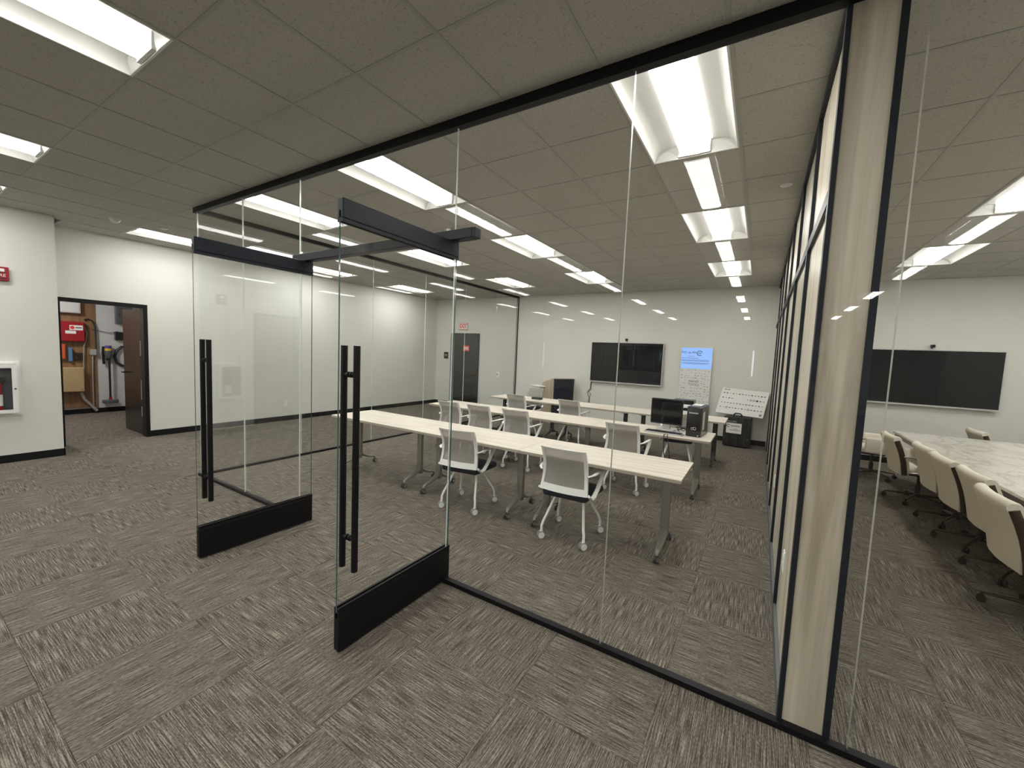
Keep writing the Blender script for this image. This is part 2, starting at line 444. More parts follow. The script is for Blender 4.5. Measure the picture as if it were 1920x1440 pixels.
for i in range(-14, 9):
    for j in range(-26, 11):
        if (i, j) in occupied: continue
        cx, cy = ux(i+0.5), uy(j+0.5)
        if cx < XL-0.31 or cx > XR+0.3 or cy > YB+0.3 or cy < YF-0.3: continue
        if cx < XC-0.2 and cy < -0.9: continue
        tc.append((tree_area(cx, cy, H), cx, cy))
tc.sort(key=lambda c: -c[0])
tile_me = MB().box(-T/2+0.006, T/2-0.006, -T/2+0.006, T/2-0.006, 0.004, 0.02).mesh('ceiling_tile', ['ceiling_tile'])
for a, cx, cy in tc[:300]:
    o = bpy.data.objects.new('ceiling_tile', tile_me); COL.objects.link(o); o.location = (cx, cy, H); o.parent = ceiling
mb = MB()
for a, cx, cy in tc[300:]: mb.box(cx-T/2+0.006, cx+T/2-0.006, cy-T/2+0.006, cy+T/2-0.006, H+0.004, H+0.02)
mb.build('ceiling_field', 'ceiling_tile', ceiling)['kind'] = 'stuff'
mb = MB()
for i in range(-14, 9):
    y0 = -0.74 if ux(i) < XC else YF
    mb.box(ux(i)-0.0115, ux(i)+0.0115, y0, YB, H, H+0.03)
for j in range(-27, 11):
    for i in range(-14, 8):
        a, b = max(ux(i)+0.0115, XL if uy(j) > -0.74 else XC), min(ux(i+1)-0.0115, XR)
        if b <= a or ((i, j) in occupied and (i, j-1) in occupied and (i, j, ) not in {(p, q) for p, q, _ in FIX}): continue
        mb.box(a, b, uy(j)-0.0085, uy(j)+0.0085, H+0.001, H+0.03)
mb.build('ceiling_grid', 'tee', ceiling)['kind'] = 'stuff'

ORD = ('first', 'second', 'third', 'fourth', 'fifth', 'sixth')
def light_label(i, j, zone):
    if zone == 'training':
        col = {-1: 'row beside the wood partition', -5: 'middle row of the training room', -8: 'row beside the corridor glass'}[i]
        return 'recessed ceiling light in the %s, %s from the front glass' % (col, ORD[(j+2)//4]), 'lights over the training tables'
    if zone == 'corridor':
        return 'recessed ceiling light along the corridor wall, %s from the service doorway' % ORD[(j+2)//4], 'lights along the corridor wall'
    if zone == 'conference':
        return 'recessed ceiling light %s, %s from the front glass' % ('over the marble table' if i == 3 else 'added unseen along the conference side wall', ORD[(j+2)//4]), 'lights over the conference room'
    col = {-1: 'opposite the training tables', -5: 'opposite the open doors', -9: 'opposite the corridor', -12: 'by the projecting wall', 3: 'opposite the marble table'}[i]
    return 'recessed light over the open floor %s, %s from glass' % (col, ORD[(-6-j)//4]), 'lights over the open floor'
def make_light():
    t = thing('ceiling_light', 'x', 'ceiling light')
    # local: x across, y along, z=0 at the ceiling plane
    w, l = T/2-0.012, T-0.012
    prof = [(w-0.008, 0.0), (w-0.015, 0.03), (w-0.035, 0.058), (w-0.07, 0.078), (w-0.12, 0.09), (0.095, 0.094)]
    hb = MB()
    for sgn in (1, -1):
        hb.sheet([(sgn*a, z) for a, z in prof], 1, -l+0.01, l-0.01)
    hb.box(-0.1, 0.1, -l+0.01, l-0.01, 0.094, 0.098)
    hb.build('reflector', 'fixture_white', t, smooth=40)
    fb = MB()
    for sgn in (1, -1):
        fb.box(sgn*(w-0.008), sgn*(w+0.003), -l, l, -0.001, 0.10)
        fb.box(-w, w, sgn*(l-0.008), sgn*(l+0.003), -0.001, 0.10)
    fb.build('frame', 'fixture_white', t)
    for sgn in (1, -1):
        e = MB()
        n = 10
        arc = [((w-0.008)*math.cos(PI*k/n), 0.0) for k in range(n+1)]
        for side in (1, -1):
            pts = [(side*(0.11+(w-0.125)*k/8), 0.055*math.sin(PI*k/8)+0.002) for k in range(9)]
            poly = [(side*0.11, 0.0)]+pts+[(side*(w-0.012), 0.0)]
            vs = [(p[0], sgn*(l-0.010-0.055*(p[1]/0.1)), p[1]) for p in pts]+[(p[0], sgn*(l-0.010), 0.0) for p in pts]
            m = len(pts); e.add(vs, [(k, k+1, m+k+1, m+k) for k in range(m-1)])
        e.box(-0.11, 0.11, sgn*(l-0.03), sgn*(l-0.012), 0.004, 0.092)
        e.build('end_plate', 'fixture_white', t, smooth=40)
    n = 14; R = 0.110
    arc = [(R*q, 0.090-0.088*(1-abs(q)**6)**0.5) for q in (-1, -0.995, -0.98, -0.95, -0.9, -0.8, -0.6, -0.3, 0, 0.3, 0.6, 0.8, 0.9, 0.95, 0.98, 0.995, 1)]; n = len(arc)-1
    lb = MB(); lb.sheet(arc, 1, -l+0.035, l-0.035)
    for sgn in (1, -1):
        y = sgn*(l-0.035); lb.add([(a, y, z) for a, z in arc], [tuple(range(n+1))])
    lb.build('lens', 'lens', t, smooth=40)
    return t
proto = make_light()
for k, (i, j, zone) in enumerate(FIX):
    o = proto if k == 0 else copy_tree(proto)
    o.location = (ux(i+0.5), uy(j+1), H)
    tag(o, light_label(i, j, zone)[0], 'ceiling light', light_label(i, j, zone)[1])

def ceiling_disc(name, label, cat, i, j, r, h):
    t = thing(name, label, cat, (ux(i), uy(j), H+0.004))
    MB().cyl((0,0,0), (0,0,-h*0.45), r, 24).build('base_plate', 'white_plastic', t, smooth=40)
    MB().tube([(0,0,-h*0.45), (0,0,-h*0.8), (0,0,-h)], [r*0.8, r*0.72, r*0.4], 24).build('cap', 'fixture_white', t, smooth=40)
ceiling_disc('sprinkler_cover', 'round white sprinkler cover in the ceiling beside the wood partition', 'sprinkler', 0.5, 1.4, 0.045, 0.012)
ceiling_disc('smoke_detector', 'white smoke detector on the ceiling above the corridor doorway', 'smoke detector', -11.6, -2.5, 0.06, 0.06)
ceiling_disc('sprinkler_cover', 'round white sprinkler cover in the ceiling near the corridor light', 'sprinkler', -11.5, -1.7, 0.05, 0.02)

# ------------------------------------------------------------------ walls
def struct(o, label, cat): return tag(o, label, cat, kind='structure')
TOP = H+0.17
wb = MB().box(-12.3, XR+0.15, YB, YB+0.15, 0, TOP)
wall_back = struct(wb.build('wall_back', 'wall_paint'), 'white painted end wall carrying both televisions', 'wall')
MB().box(XL, XR, YB-0.012, YB, 0, 0.10).build('baseboard', 'black_base', wall_back)
# corridor wall with doorway to the service room
DY0, DY1, DZ = -0.62, 0.385, 2.19
wl = MB().box(XL-0.14, XL, DY1, YB, 0, TOP).box(XL-0.14, XL, -0.74, DY0, 0, TOP).box(XL-0.14, XL, DY0, DY1, DZ, TOP)
wall_left = struct(wl.build('wall_left', 'wall_paint'), 'white painted corridor wall with the dark framed service doorway', 'wall')
MB().box(XL, XL+0.012, DY1, YB, 0, 0.10).build('baseboard', 'black_base', wall_left)
# projecting wall (with a closed grey door further along) and windows beyond the camera
wins_l = [(-12.45, -10.63), (-14.65, -12.68)]
def wall_x(x0, x1, y0, y1, holes):
    mb = MB(); ys = sorted(holes); cur = y0
    for (a, b, z0, z1) in ys:
        mb.box(x0, x1, cur, a, 0, TOP)
        if z0 > 0: mb.box(x0, x1, a, b, 0, z0)
        mb.box(x0, x1, a, b, z1, TOP); cur = b
    mb.box(x0, x1, cur, y1, 0, TOP); return mb
wc = wall_x(XC-0.16, XC, YF, -0.72, [(-14.65, -12.68, 1.05, 2.2), (-12.45, -10.63, 1.05, 2.2), (-2.95, -1.72, 0, 2.2)])
wc.box(XL-0.02, XC-0.16, -0.88, -0.72, 0, TOP)
wall_projecting = struct(wc.build('wall_projecting', 'wall_paint'), 'white projecting wall carrying the red alarm and extinguisher cabinet', 'wall')
MB().box(XC, XC+0.012, -1.72, -0.708, 0, 0.10).box(XL, XC+0.012, -0.72, -0.708, 0, 0.10).build('baseboard', 'black_base', wall_projecting)
MB().box(XC, XC+0.012, YF, -2.95, 0, 0.10).build('baseboard', 'black_base', wall_projecting)
dd = thing('door_3', 'closed dark grey door in the projecting white wall', 'door', (XC-0.08, -2.335, 0), kind='structure')
MB().box(-0.02, 0.02, -0.57, 0.57, 0.005, 2.15).build('door_leaf', 'door_grey', dd)
MB().box(-0.07, 0.085, -0.613, -0.57, 0, 2.2).box(-0.07, 0.085, 0.57, 0.613, 0, 2.2).box(-0.07, 0.085, -0.57, 0.57, 2.15, 2.2).build('door_frame', 'black_metal', dd)
MB().cyl((0.02,0.47,1.0),(0.07,0.47,1.0),0.012).cyl((0.065,0.47,1.0),(0.065,0.35,1.0),0.01).build('door_handle', 'chrome', dd, smooth=40)
def window_x(n, y0, y1, gap):
    w = thing('window_%d' % n, 'wide window with a grey roller shade drawn down', 'window', (XC-0.08, (y0+y1)/2, 1.05), kind='structure')
    h = (y1-y0)/2
    MB().box(-0.03, 0.03, -h, -h+0.04, 0, 1.15).box(-0.03, 0.03, h-0.04, h, 0, 1.15).box(-0.03, 0.03, -h+0.04, h-0.04, 0, 0.04).box(-0.03, 0.03, -h+0.04, h-0.04, 1.11, 1.15).build('window_frame', 'black_metal', w)
    if gap > 0:
        c = -13.6-(y0+y1)/2
        MB().box(0.0, 0.006, -h+0.04, c-gap/2, 0.04, 1.11).build('roller_shade', 'shade_grey', w)
        MB().box(0.0, 0.006, c+gap/2, h-0.04, 0.04, 1.11).build('roller_shade', 'shade_grey', w)
        MB().box(-0.028, -0.02, -h+0.04, h-0.04, 0.04, 1.11).build('window_pane', 'daylight', w)
    else:
        MB().box(0.0, 0.006, -h+0.04, h-0.04, 0.04, 1.11).build('roller_shade', 'shade_grey', w)
    return w
window_x(1, -12.45, -10.63, 0.0)
window_x(2, -14.65, -12.68, 0.07)
# far wall behind the camera with shaded windows
def wall_y(y0, y1, x0, x1, holes):
    mb = MB(); cur = x0
    for (a, b, z0, z1) in sorted(holes):
        mb.box(cur, a, y0, y1, 0, TOP); mb.box(a, b, y0, y1, 0, z0); mb.box(a, b, y0, y1, z1, TOP); cur = b
    mb.box(cur, x1, y0, y1, 0, TOP); return mb
wf = wall_y(YF-0.15, YF, XC-0.16, XR+0.15, [(-5.4, -3.4, 1.1, 2.2), (-1.25, 0.02, 1.1, 2.2), (0.3, 2.2, 1.1, 2.2)])
struct(wf.build('wall_far', 'wall_paint'), 'white wall with shaded windows across the open floor', 'wall')
for n, (a, b, gap) in enumerate([(-5.4, -3.4, 0), (-1.25, 0.02, 0.06), (0.3, 2.2, 0)]):
    w = thing('window_%d' % (n+3), 'shaded window in the far white wall', 'window', ((a+b)/2, YF-0.08, 1.1), kind='structure'); h = (b-a)/2
    MB().box(-h, -h+0.04, -0.03, 0.03, 0, 1.1).box(h-0.04, h, -0.03, 0.03, 0, 1.1).box(-h+0.04, h-0.04, -0.03, 0.03, 0, 0.04).box(-h+0.04, h-0.04, -0.03, 0.03, 1.06, 1.1).build('window_frame', 'black_metal', w)
    MB().box(-h+0.04, h-0.04-gap, 0, 0.006, 0.04, 1.06).build('roller_shade', 'shade_grey', w)
    if gap: MB().box(h-0.04-gap, h-0.04, -0.028, -0.02, 0.04, 1.06).build('window_pane', 'daylight', w)
wr = MB().box(XR, XR+0.15, YF, YB, 0, TOP)
wall_right = struct(wr.build('wall_right', 'wall_paint'), 'white side wall of the conference room', 'wall')
MB().box(XR-0.012, XR, YF, YB, 0, 0.10).build('baseboard', 'black_base', wall_right)

# ------------------------------------------------------------------ glass front wall
PT = 0.012
gf = thing('wall_front', 'frameless glass wall with black tracks across the training room', 'glass wall', (-2.4, 0, 0), kind='structure')
def gpane(x0, x1, z0, z1): return MB().pane(x0+0.0015, x1-0.0015, -PT/2, PT/2, z0, z1, 1).build('glass_panel', ['clear_glass', 'glass_edge'], gf, world=True)
for a, b in ((XG+0.02, -4.435), (-4.435, -3.405), (-1.585, -0.42), (-0.42, 0.682), (0.682, 1.9), (1.9, 3.1), (3.1, 4.28), (4.28, XR)):
    gpane(a, b, 0.024, 3.15)
gpane(-3.405, -1.585, 2.44, 3.15)
MB().box(XG-0.03, XR, -0.026, 0.026, 3.132, H+0.002).build('top_track', 'black_metal', gf, world=True)
MB().box(XG-0.03, -3.405, -0.02, 0.02, 0, 0.03).build('bottom_track', 'black_metal', gf, world=True)
MB().box(-1.585, XR, -0.02, 0.02, 0, 0.03).build('bottom_track', 'black_metal', gf, world=True)
hd = MB().rbox(-3.47, -1.42, -0.036, 0.036, 2.402, 2.468, 0.004, 1).rbox(-1.42, -1.395, -0.034, 0.034, 2.404, 2.466, 0.003, 1)
hd.build('door_header', 'navy_frame', gf, world=True)
for x in (-3.35, -1.64):
    MB().rbox(x-0.02, x+0.02, -0.02, 0.02, 2.468, 2.49, 0.004, 1).build('header_clip', 'chrome', gf, world=True)

# pivot doors, both standing open at a right angle
def glass_door(n, x, label):
    d = thing('door_%d' % n, label, 'glass door', (x, 0.02, 0), kind='structure')
    y0, y1 = -0.885, 0.02
    MB().pane(-PT/2, PT/2, y0, y1, 0.2, 2.34, 0).build('glass_panel', ['clear_glass', 'glass_edge_dark'], d)
    br = MB().rbox(-0.023, 0.023, y0, y1, 0.012, 0.235, 0.006, 2)
    for s in (-1, 1): br.box(s*0.008, s*0.02, y0, y1, 0.235, 0.258)
    br.build('bottom_rail', 'black_metal', d)
    tr_ = MB().rbox(-0.023, 0.023, y0, y1, 2.30, 2.40, 0.006, 2)
    for s in (-1, 1): tr_.box(s*0.008, s*0.02, y0, y1, 2.284, 2.30)
    tr_.build('top_rail', 'navy_frame', d)
    MB().cyl((0,0,0), (0,0,0.012), 0.03).build('floor_pivot', 'chrome', d, smooth=40)
    for s in (-1, 1):
        hb = MB().cyl((s*0.052, -0.815, 0.448), (s*0.052, -0.815, 1.668), 0.0175, 20).build('pull_bar', 'black_metal', d, smooth=40)
        so = MB()
        for z in (0.625, 1.515):
            so.cyl((s*0.006, -0.815, z), (s*0.05, -0.815, z), 0.011, 14).cyl((s*0.006, -0.815, z), (s*0.018, -0.815, z), 0.016, 14)
        so.build('standoff', 'black_metal', hb, smooth=40)
    return d
glass_door(1, -1.602, 'open glass pivot door hung beside the training table glazing')
glass_door(2, -3.285, 'open glass pivot door hung beside the corridor side glazing')

# glass side wall of the training room
gs = thing('wall_side', 'frameless glass side wall between training room and corridor', 'glass wall', (XG, 3.6, 0), kind='structure')
ys = [0.0, 1.27, 2.54, 3.81, 5.08, 6.34, YB-0.03]
for a, b in zip(ys[:-1], ys[1:]):
    MB().pane(XG-PT/2, XG+PT/2, a+0.0015+(0.008 if a == 0 else 0), b-0.0015, 0.024, 3.15, 0).build('glass_panel', ['clear_glass', 'glass_edge'], gs, world=True)
MB().box(XG-0.024, XG+0.024, 0.026, YB, 3.14, H+0.002).build('top_track', 'black_metal', gs, world=True)
MB().box(XG-0.018, XG+0.018, 0.02, YB, 0, 0.03).build('bottom_track', 'black_metal', gs, world=True)
MB().box(XG-0.024, XG+0.024, YB-0.03, YB, 0.03, 3.14).build('end_channel', 'black_metal', gs, world=True)

# ------------------------------------------------------------------ wood partition
XO, XI, XE = 0.428, 0.450, 0.622
wp = thing('wall_partition', 'pale wood partition with dark mullions between the two rooms', 'partition', ((XO+XE)/2, 3.6, 0), kind='structure')
Y0P = 0.03
mul = [Y0P]+[0.935+1.07*k for k in range(6)]
RZ0, RZ1 = 2.365, 2.425
def part(mb, name, mats, smooth=None): return mb.build(name, mats, wp, smooth, world=True)
for k, y in enumerate(mul):
    w = 0.03 if k == 0 else 0.06
    part(MB().box(XO, XI, y, y+w, 0.0 if k == 0 else 0.10, H), 'mullion', 'navy_frame')
    part(MB().box(XE-0.022, XE, y, y+w, 0.10, H), 'mullion', 'navy_frame')
    nxt = mul[k+1] if k < len(mul)-1 else YB
    part(MB().box(XI-0.003, XI+0.012, y+w-0.002, nxt+0.002, 0.10, RZ0), 'wood_panel', 'panel_wood')
    part(MB().box(XI-0.003, XI+0.012, y+w-0.002, nxt+0.002, RZ1, H-0.06), 'wood_panel', 'panel_wood')
    part(MB().box(XE-0.015, XE-0.003, y+w, nxt, 0.10, H-0.06), 'wood_panel', 'panel_wood')
    part(MB().box(XO+0.001, XI, y+w, nxt, RZ0, RZ1), 'rail', 'navy_frame')
part(MB().box(XO, XI, Y0P+0.03, YB, 0, 0.10), 'base_rail', 'grey_rail')
part(MB().box(XE-0.022, XE, Y0P+0.03, YB, 0, 0.10), 'base_rail', 'grey_rail')
part(MB().box(XO, XI, Y0P+0.03, YB, H-0.05, H), 'top_rail', 'navy_frame')
part(MB().box(XI+0.012, XE-0.022, Y0P+0.02, YB, 0, H), 'core', 'wall_paint')
part(MB().box(XI-0.003, XE-0.022, Y0P-0.012, Y0P+0.012, 0.0, H), 'end_panel', 'panel_wood')
part(MB().box(XO, XI-0.003, Y0P-0.022, Y0P, 0.0, H), 'end_post', 'navy_frame')
part(MB().box(XE-0.025, XE, Y0P-0.022, Y0P+0.012, 0.0, H), 'end_post', 'navy_frame')
for y, lab in ((0.66, 'white wall outlet low on the wood partition beside the glass front'), (2.57, 'white wall outlet low on the wood partition beside the middle training tables'), (4.75, 'white wall outlet low on the wood partition beside the last training tables')):
    t = thing('wall_outlet', lab, 'outlet', (XI-0.003, y, 0.51))
    MB().rbox(-0.008, 0.0, -0.037, 0.037, -0.06, 0.06, 0.003, 1).build('cover_plate', 'white_plastic', t)
    MB().box(-0.011, -0.008, -0.02, 0.02, 0.006, 0.04).box(-0.011, -0.008, -0.02, 0.02, -0.04, -0.006).build('socket', 'fixture_white', t)

# ------------------------------------------------------------------ training tables
TL, TD, TH = 1.452, 0.665, 0.742
def make_table():
    t = thing('training_table', 'x', 'table')
    MB().rbox(-TL/2, TL/2, -TD/2, TD/2, TH-0.008, TH, 0.002, 1).build('tabletop', 'table_wood', t)
    MB().box(-TL/2+0.0005, TL/2-0.0005, -TD/2+0.0005, TD/2-0.0005, TH-0.03, TH-0.008).build('edge_band', 'table_edge', t)
    MB().box(-TL/2+0.16, TL/2-0.16, -0.02, 0.02, TH-0.075, TH-0.03).build('crossbar', 'dark_steel', t)
    for s in (-1, 1):
        x = s*(TL/2-0.155)
        leg = MB().rbox(x-0.036, x+0.036, -0.018, 0.028, 0.12, TH-0.055, 0.01, 2).build('leg', 'table_leg', t, smooth=40)
        MB().rbox(x-0.03, x+0.03, -0.2, 0.2, TH-0.056, TH-0.03, 0.004, 1).build('top_bracket', 'dark_steel', leg)
        fb = MB()
        for q in (-1, 1):
            yc = 0.005
            pts = [(x, yc, 0.20), (x, yc+q*0.05, 0.155), (x, yc+q*0.13, 0.118), (x, yc+q*0.215, 0.10), (x, yc+q*0.248, 0.088), (x, yc+q*0.255, 0.062)]
            fb.tube(pts, [0.036, 0.034, 0.028, 0.022, 0.018, 0.013], 10, flat=(1.0, 0.62))
        fb.build('foot', 'table_leg', leg, smooth=50)
        for q in (-1, 1):
            cb = MB(); yc = 0.005+q*0.262
            for e in (-1, 1):
                cb.cyl((x+e*0.006, yc, 0.028), (x+e*0.022, yc, 0.028), 0.028, 18, 0)
                cb.cyl((x+e*0.021, yc, 0.028), (x+e*0.0235, yc, 0.028), 0.018, 14, 1)
            cb.rbox(x-0.008, x+0.008, yc-0.02, yc+0.012, 0.03, 0.065, 0.004, 1, 0)
            cb.build('caster', ['caster_dark', 'caster_grey'], leg, smooth=40)
    return t
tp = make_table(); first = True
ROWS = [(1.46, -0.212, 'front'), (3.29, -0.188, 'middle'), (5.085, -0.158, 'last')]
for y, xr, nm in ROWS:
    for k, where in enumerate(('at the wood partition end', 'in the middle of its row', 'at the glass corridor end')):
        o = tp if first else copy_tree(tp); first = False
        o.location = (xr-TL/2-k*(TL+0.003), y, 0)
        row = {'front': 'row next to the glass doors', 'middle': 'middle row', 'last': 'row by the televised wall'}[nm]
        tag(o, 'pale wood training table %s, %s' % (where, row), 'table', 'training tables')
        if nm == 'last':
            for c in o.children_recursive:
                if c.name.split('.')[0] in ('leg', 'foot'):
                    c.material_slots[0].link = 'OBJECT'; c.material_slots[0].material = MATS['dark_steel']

# ------------------------------------------------------------------ training chairs (face +y)
def make_chair():
    t = thing('training_chair', 'x', 'chair')
    def yprof(z):   # depth of the backrest over its height (lumbar curve)
        u = (z-0.47)/0.40
        return -0.235+0.045*math.sin(PI*min(max(u, 0), 1)*0.95)-0.055*u*u
    def hw(z):      # half width
        u = (z-0.47)/0.40; return 0.222-0.018*u-0.006*math.sin(PI*u)
    def curve_y(x): return -0.028*(1-(x/0.22)**2)
    zs = [0.475+0.395*k/12 for k in range(13)]
    nx = 10; th = 0.022
    def frame_strip(fx0, fx1, z0i, z1i, mb):
        cols = 5; vs = []; fs = []
        rows = list(range(z0i, z1i+1))
        for side in (0, 1):
            for zi in rows:
                z = zs[zi] if isinstance(zi, int) else zi
                for c in range(cols+1):
                    f = fx0(z)+(fx1(z)-fx0(z))*c/cols
                    vs.append((f, yprof(z)+curve_y(f)+(th/2 if side else -th/2), z))
        R = len(rows); W = cols+1
        for side in (0, 1):
            b = side*R*W
            for r in range(R-1):
                for c in range(cols):
                    q = (b+r*W+c, b+r*W+c+1, b+(r+1)*W+c+1, b+(r+1)*W+c); fs.append(q if side == 0 else q[::-1])
        for r in range(R-1):
            for c in (0, cols):
                fs.append((r*W+c, (r+1)*W+c, R*W+(r+1)*W+c, R*W+r*W+c))
        for r in (0, R-1):
            for c in range(cols): fs.append((r*W+c, r*W+c+1, R*W+r*W+c+1, R*W+r*W+c))
        mb.add(vs, fs)
    fb = MB()
    zsave = list(zs)
    inner = lambda z: hw(z)-0.028
    frame_strip(lambda z: -hw(z), lambda z: -inner(z), 0, 12, fb)
    frame_strip(lambda z: inner(z), lambda z: hw(z), 0, 12, fb)
    zs[:] = [0.475, 0.49, 0.51, 0.53]; frame_strip(lambda z: -inner(z)-0.001, lambda z: inner(z)+0.001, 0, 3, fb)
    zs[:] = [0.855, 0.862, 0.870]; frame_strip(lambda z: -inner(z)-0.001, lambda z: inner(z)+0.001, 0, 2, fb)
    fb.build('back_frame', 'white_plastic', t, smooth=45)
    zs[:] = [0.528+0.329*k/8 for k in range(9)]
    mb = MB(); vs = []; nxm = 8
    for z in zs:
        for c in range(nxm+1):
            x = -inner(z)+2*inner(z)*c/nxm; vs.append((x, yprof(z)+curve_y(x)-0.001, z))
    mb.add(vs, [(r*(nxm+1)+c, r*(nxm+1)+c+1, (r+1)*(nxm+1)+c+1, (r+1)*(nxm+1)+c) for r in range(8) for c in range(nxm)])
    mb.build('back_mesh', 'grey_mesh', t, smooth=60)
    sb = MB().rbox(-0.225, 0.225, -0.222, 0.24, 0.405, 0.472, 0.028, 3)
    sb.v = [(x*(1-0.10*max(0, -y-0.05)/0.2), y, z-0.02*max(0, (y-0.1)/0.14)**2) for x, y, z in sb.v]
    sb.build('seat', 'navy_fabric', t, smooth=50)
    MB().rbox(-0.15, 0.15, -0.15, 0.15, 0.385, 0.407, 0.008, 1).build('seat_plate', 'white_plastic', t)
    for s in (-1, 1):
        ab = MB()
        ab.tube([(s*0.212, -0.225, 0.645), (s*0.245, -0.19, 0.655), (s*0.262, -0.06, 0.660), (s*0.264, 0.075, 0.656)], [0.011, 0.013, 0.02, 0.018], 10, flat=(1.15, 0.55))
        ab.tube([(s*0.264, 0.062, 0.655), (s*0.262, 0.05, 0.62), (s*0.252, -0.07, 0.50), (s*0.244, -0.125, 0.452), (s*0.236, -0.175, 0.442), (s*0.226, -0.222, 0.482)], [0.017, 0.017, 0.017, 0.018, 0.018, 0.017], 10, flat=(0.7, 1.15))
        ab.build('armrest', 'white_plastic', t, smooth=50)
    for sx in (-1, 1):
        for sy in (-1, 1):
            x1 = 0.200 if sy < 0 else 0.215
            lb = MB().tube([(sx*0.125, sy*0.055, 0.395), (sx*0.150, sy*0.105, 0.31), (sx*(x1-0.012), sy*0.192, 0.165), (sx*x1, sy*0.205, 0.12), (sx*x1, sy*0.207, 0.06)], 0.0125, 10)
            leg = lb.build('leg', 'white_plastic', t, smooth=50)
            cb = MB(); rw = 0.0345
            ang = math.radians({(-1, -1): -48, (1, -1): -40, (-1, 1): -30, (1, 1): -52}[(sx, sy)]); ax = Vector((math.cos(ang), math.sin(ang), 0))
            c0_ = Vector((sx*x1, sy*0.216, rw))
            for e in (-1, 1):
                cb.cyl(c0_+ax*e*0.005, c0_+ax*e*0.020, rw, 20, 0)
                cb.cyl(c0_+ax*e*0.019, c0_+ax*e*0.0235, rw*0.80, 18, 1)
            cb.cyl(c0_+Vector((0, 0, 0.0)), c0_+Vector((0, 0, 0.04)), 0.011, 10, 1)
            cb.build('caster', ['caster_grey', 'white_plastic'], leg, smooth=40)
    return t
cp = make_chair()
CH = [(-1.150, 1.255, 2, 'white chair with grey mesh back, front row, closer to the wood partition'),
      (-2.36, 1.265, 8, 'white chair with grey mesh back, front row, closer to the glass doors'),
      (-1.13, 2.935, 0, 'white mesh chair pulled up to the computer end of the middle row'),
      (-2.66, 2.935, 3, 'white mesh chair at the middle row, third along from the corridor glass'),
      (-3.29, 2.935, 0, 'white mesh chair at the middle row, between two other chairs'),
      (-3.86, 2.93, 0, 'white mesh chair at the middle row, first along from the corridor glass'),
      (-3.74, 4.755, 0, 'white mesh chair at the last row, in front of the lectern'),
      (-2.63, 4.755, 0, 'white mesh chair at the last row, facing the training room television'),
      (-0.78, 4.55, 8, 'white mesh chair behind the desktop computer at the last row'),
      (-4.22, 5.90, 176, 'grey framed mesh chair beyond the last row, turned toward the glass doors')]
for k, (x, y, r, lab) in enumerate(CH):
    o = cp if k == 0 else copy_tree(cp)
    o.location = (x, y, 0); o.rotation_euler = (0, 0, math.radians(r))
    tag(o, lab, 'chair', 'training chairs')
    if lab.startswith('grey'):
        for c in o.children:
            if c.name.startswith('back_frame'): c.material_slots[0].link = 'OBJECT'; c.material_slots[0].material = MATS['grey_plastic']

# ------------------------------------------------------------------ televisions and wall fittings
def tv(x0, x1, z0, z1, lab, soundbar=False):
    t = thing('television', lab, 'television', ((x0+x1)/2, YB-0.03, (z0+z1)/2))
    w, h = (x1-x0)/2, (z1-z0)/2
    MB().box(-w+0.3, w-0.3, 0.0, 0.03, -h+0.2, h-0.2).build('wall_mount', 'dark_steel', t)
    MB().rbox(-w, w, -0.05, 0.0, -h, h, 0.006, 1).build('casing', 'silver', t)
    MB().box(-w+0.016, w-0.016, -0.053, -0.049, -h+0.03, h-0.016).build('screen', 'screen_black', t)
    MB().box(-w+0.004, w-0.004, -0.056, -0.05, -h+0.002, -h+0.022).build('lower_bezel', 'silver', t)
    return t
tv(-3.325, -1.632, 1.045, 2.020, 'large black television with silver frame on the training room wall')
tv(1.848, 3.500, 1.058, 2.016, 'large black television with silver frame in the conference room')
def webcam(x, z, lab):
    t = thing('webcam', lab, 'camera', (x, YB, z))
    MB().box(-0.008, 0.008, -0.05, 0.0, -0.045, -0.03).build('bracket', 'dark_steel', t)
    MB().rbox(-0.03, 0.03, -0.085, -0.03, -0.03, 0.022, 0.012, 2).build('body', 'monitor_black', t, smooth=40)
    MB().cyl((0,-0.085,0), (0,-0.093,0), 0.014, 14).build('lens', 'screen_black', t, smooth=40)
webcam(-2.48, 2.085, 'small black webcam above the training room television')
webcam(2.66, 2.08, 'small black webcam above the conference room television')
cb = MB()
c0 = ony(1107, 716, YB-0.02)
cb.tube([(c0.x+0.02, YB-0.02, 1.06), (c0.x-0.0, YB-0.012, 0.92), (c0.x+0.03, YB-0.012, 0.85), (c0.x-0.07, YB-0.014, 0.78), (c0.x-0.05, YB-0.012, 0.70), (c0.x+0.0, YB-0.012, 0.62), (c0.x-0.01, YB-0.012, 0.40)], 0.006, 6)
cb.tube([(c0.x+0.03, YB-0.02, 1.06), (c0.x+0.02, YB-0.012, 0.9), (c0.x-0.05, YB-0.012, 0.8), (c0.x+0.03, YB-0.012, 0.72), (c0.x-0.03, YB-0.014, 0.58), (c0.x-0.0, YB-0.012, 0.40)], 0.005, 6)
tag(cb.build('television_cable', 'dark_steel', smooth=60), 'thin black cables hanging below the training room television', 'cable')

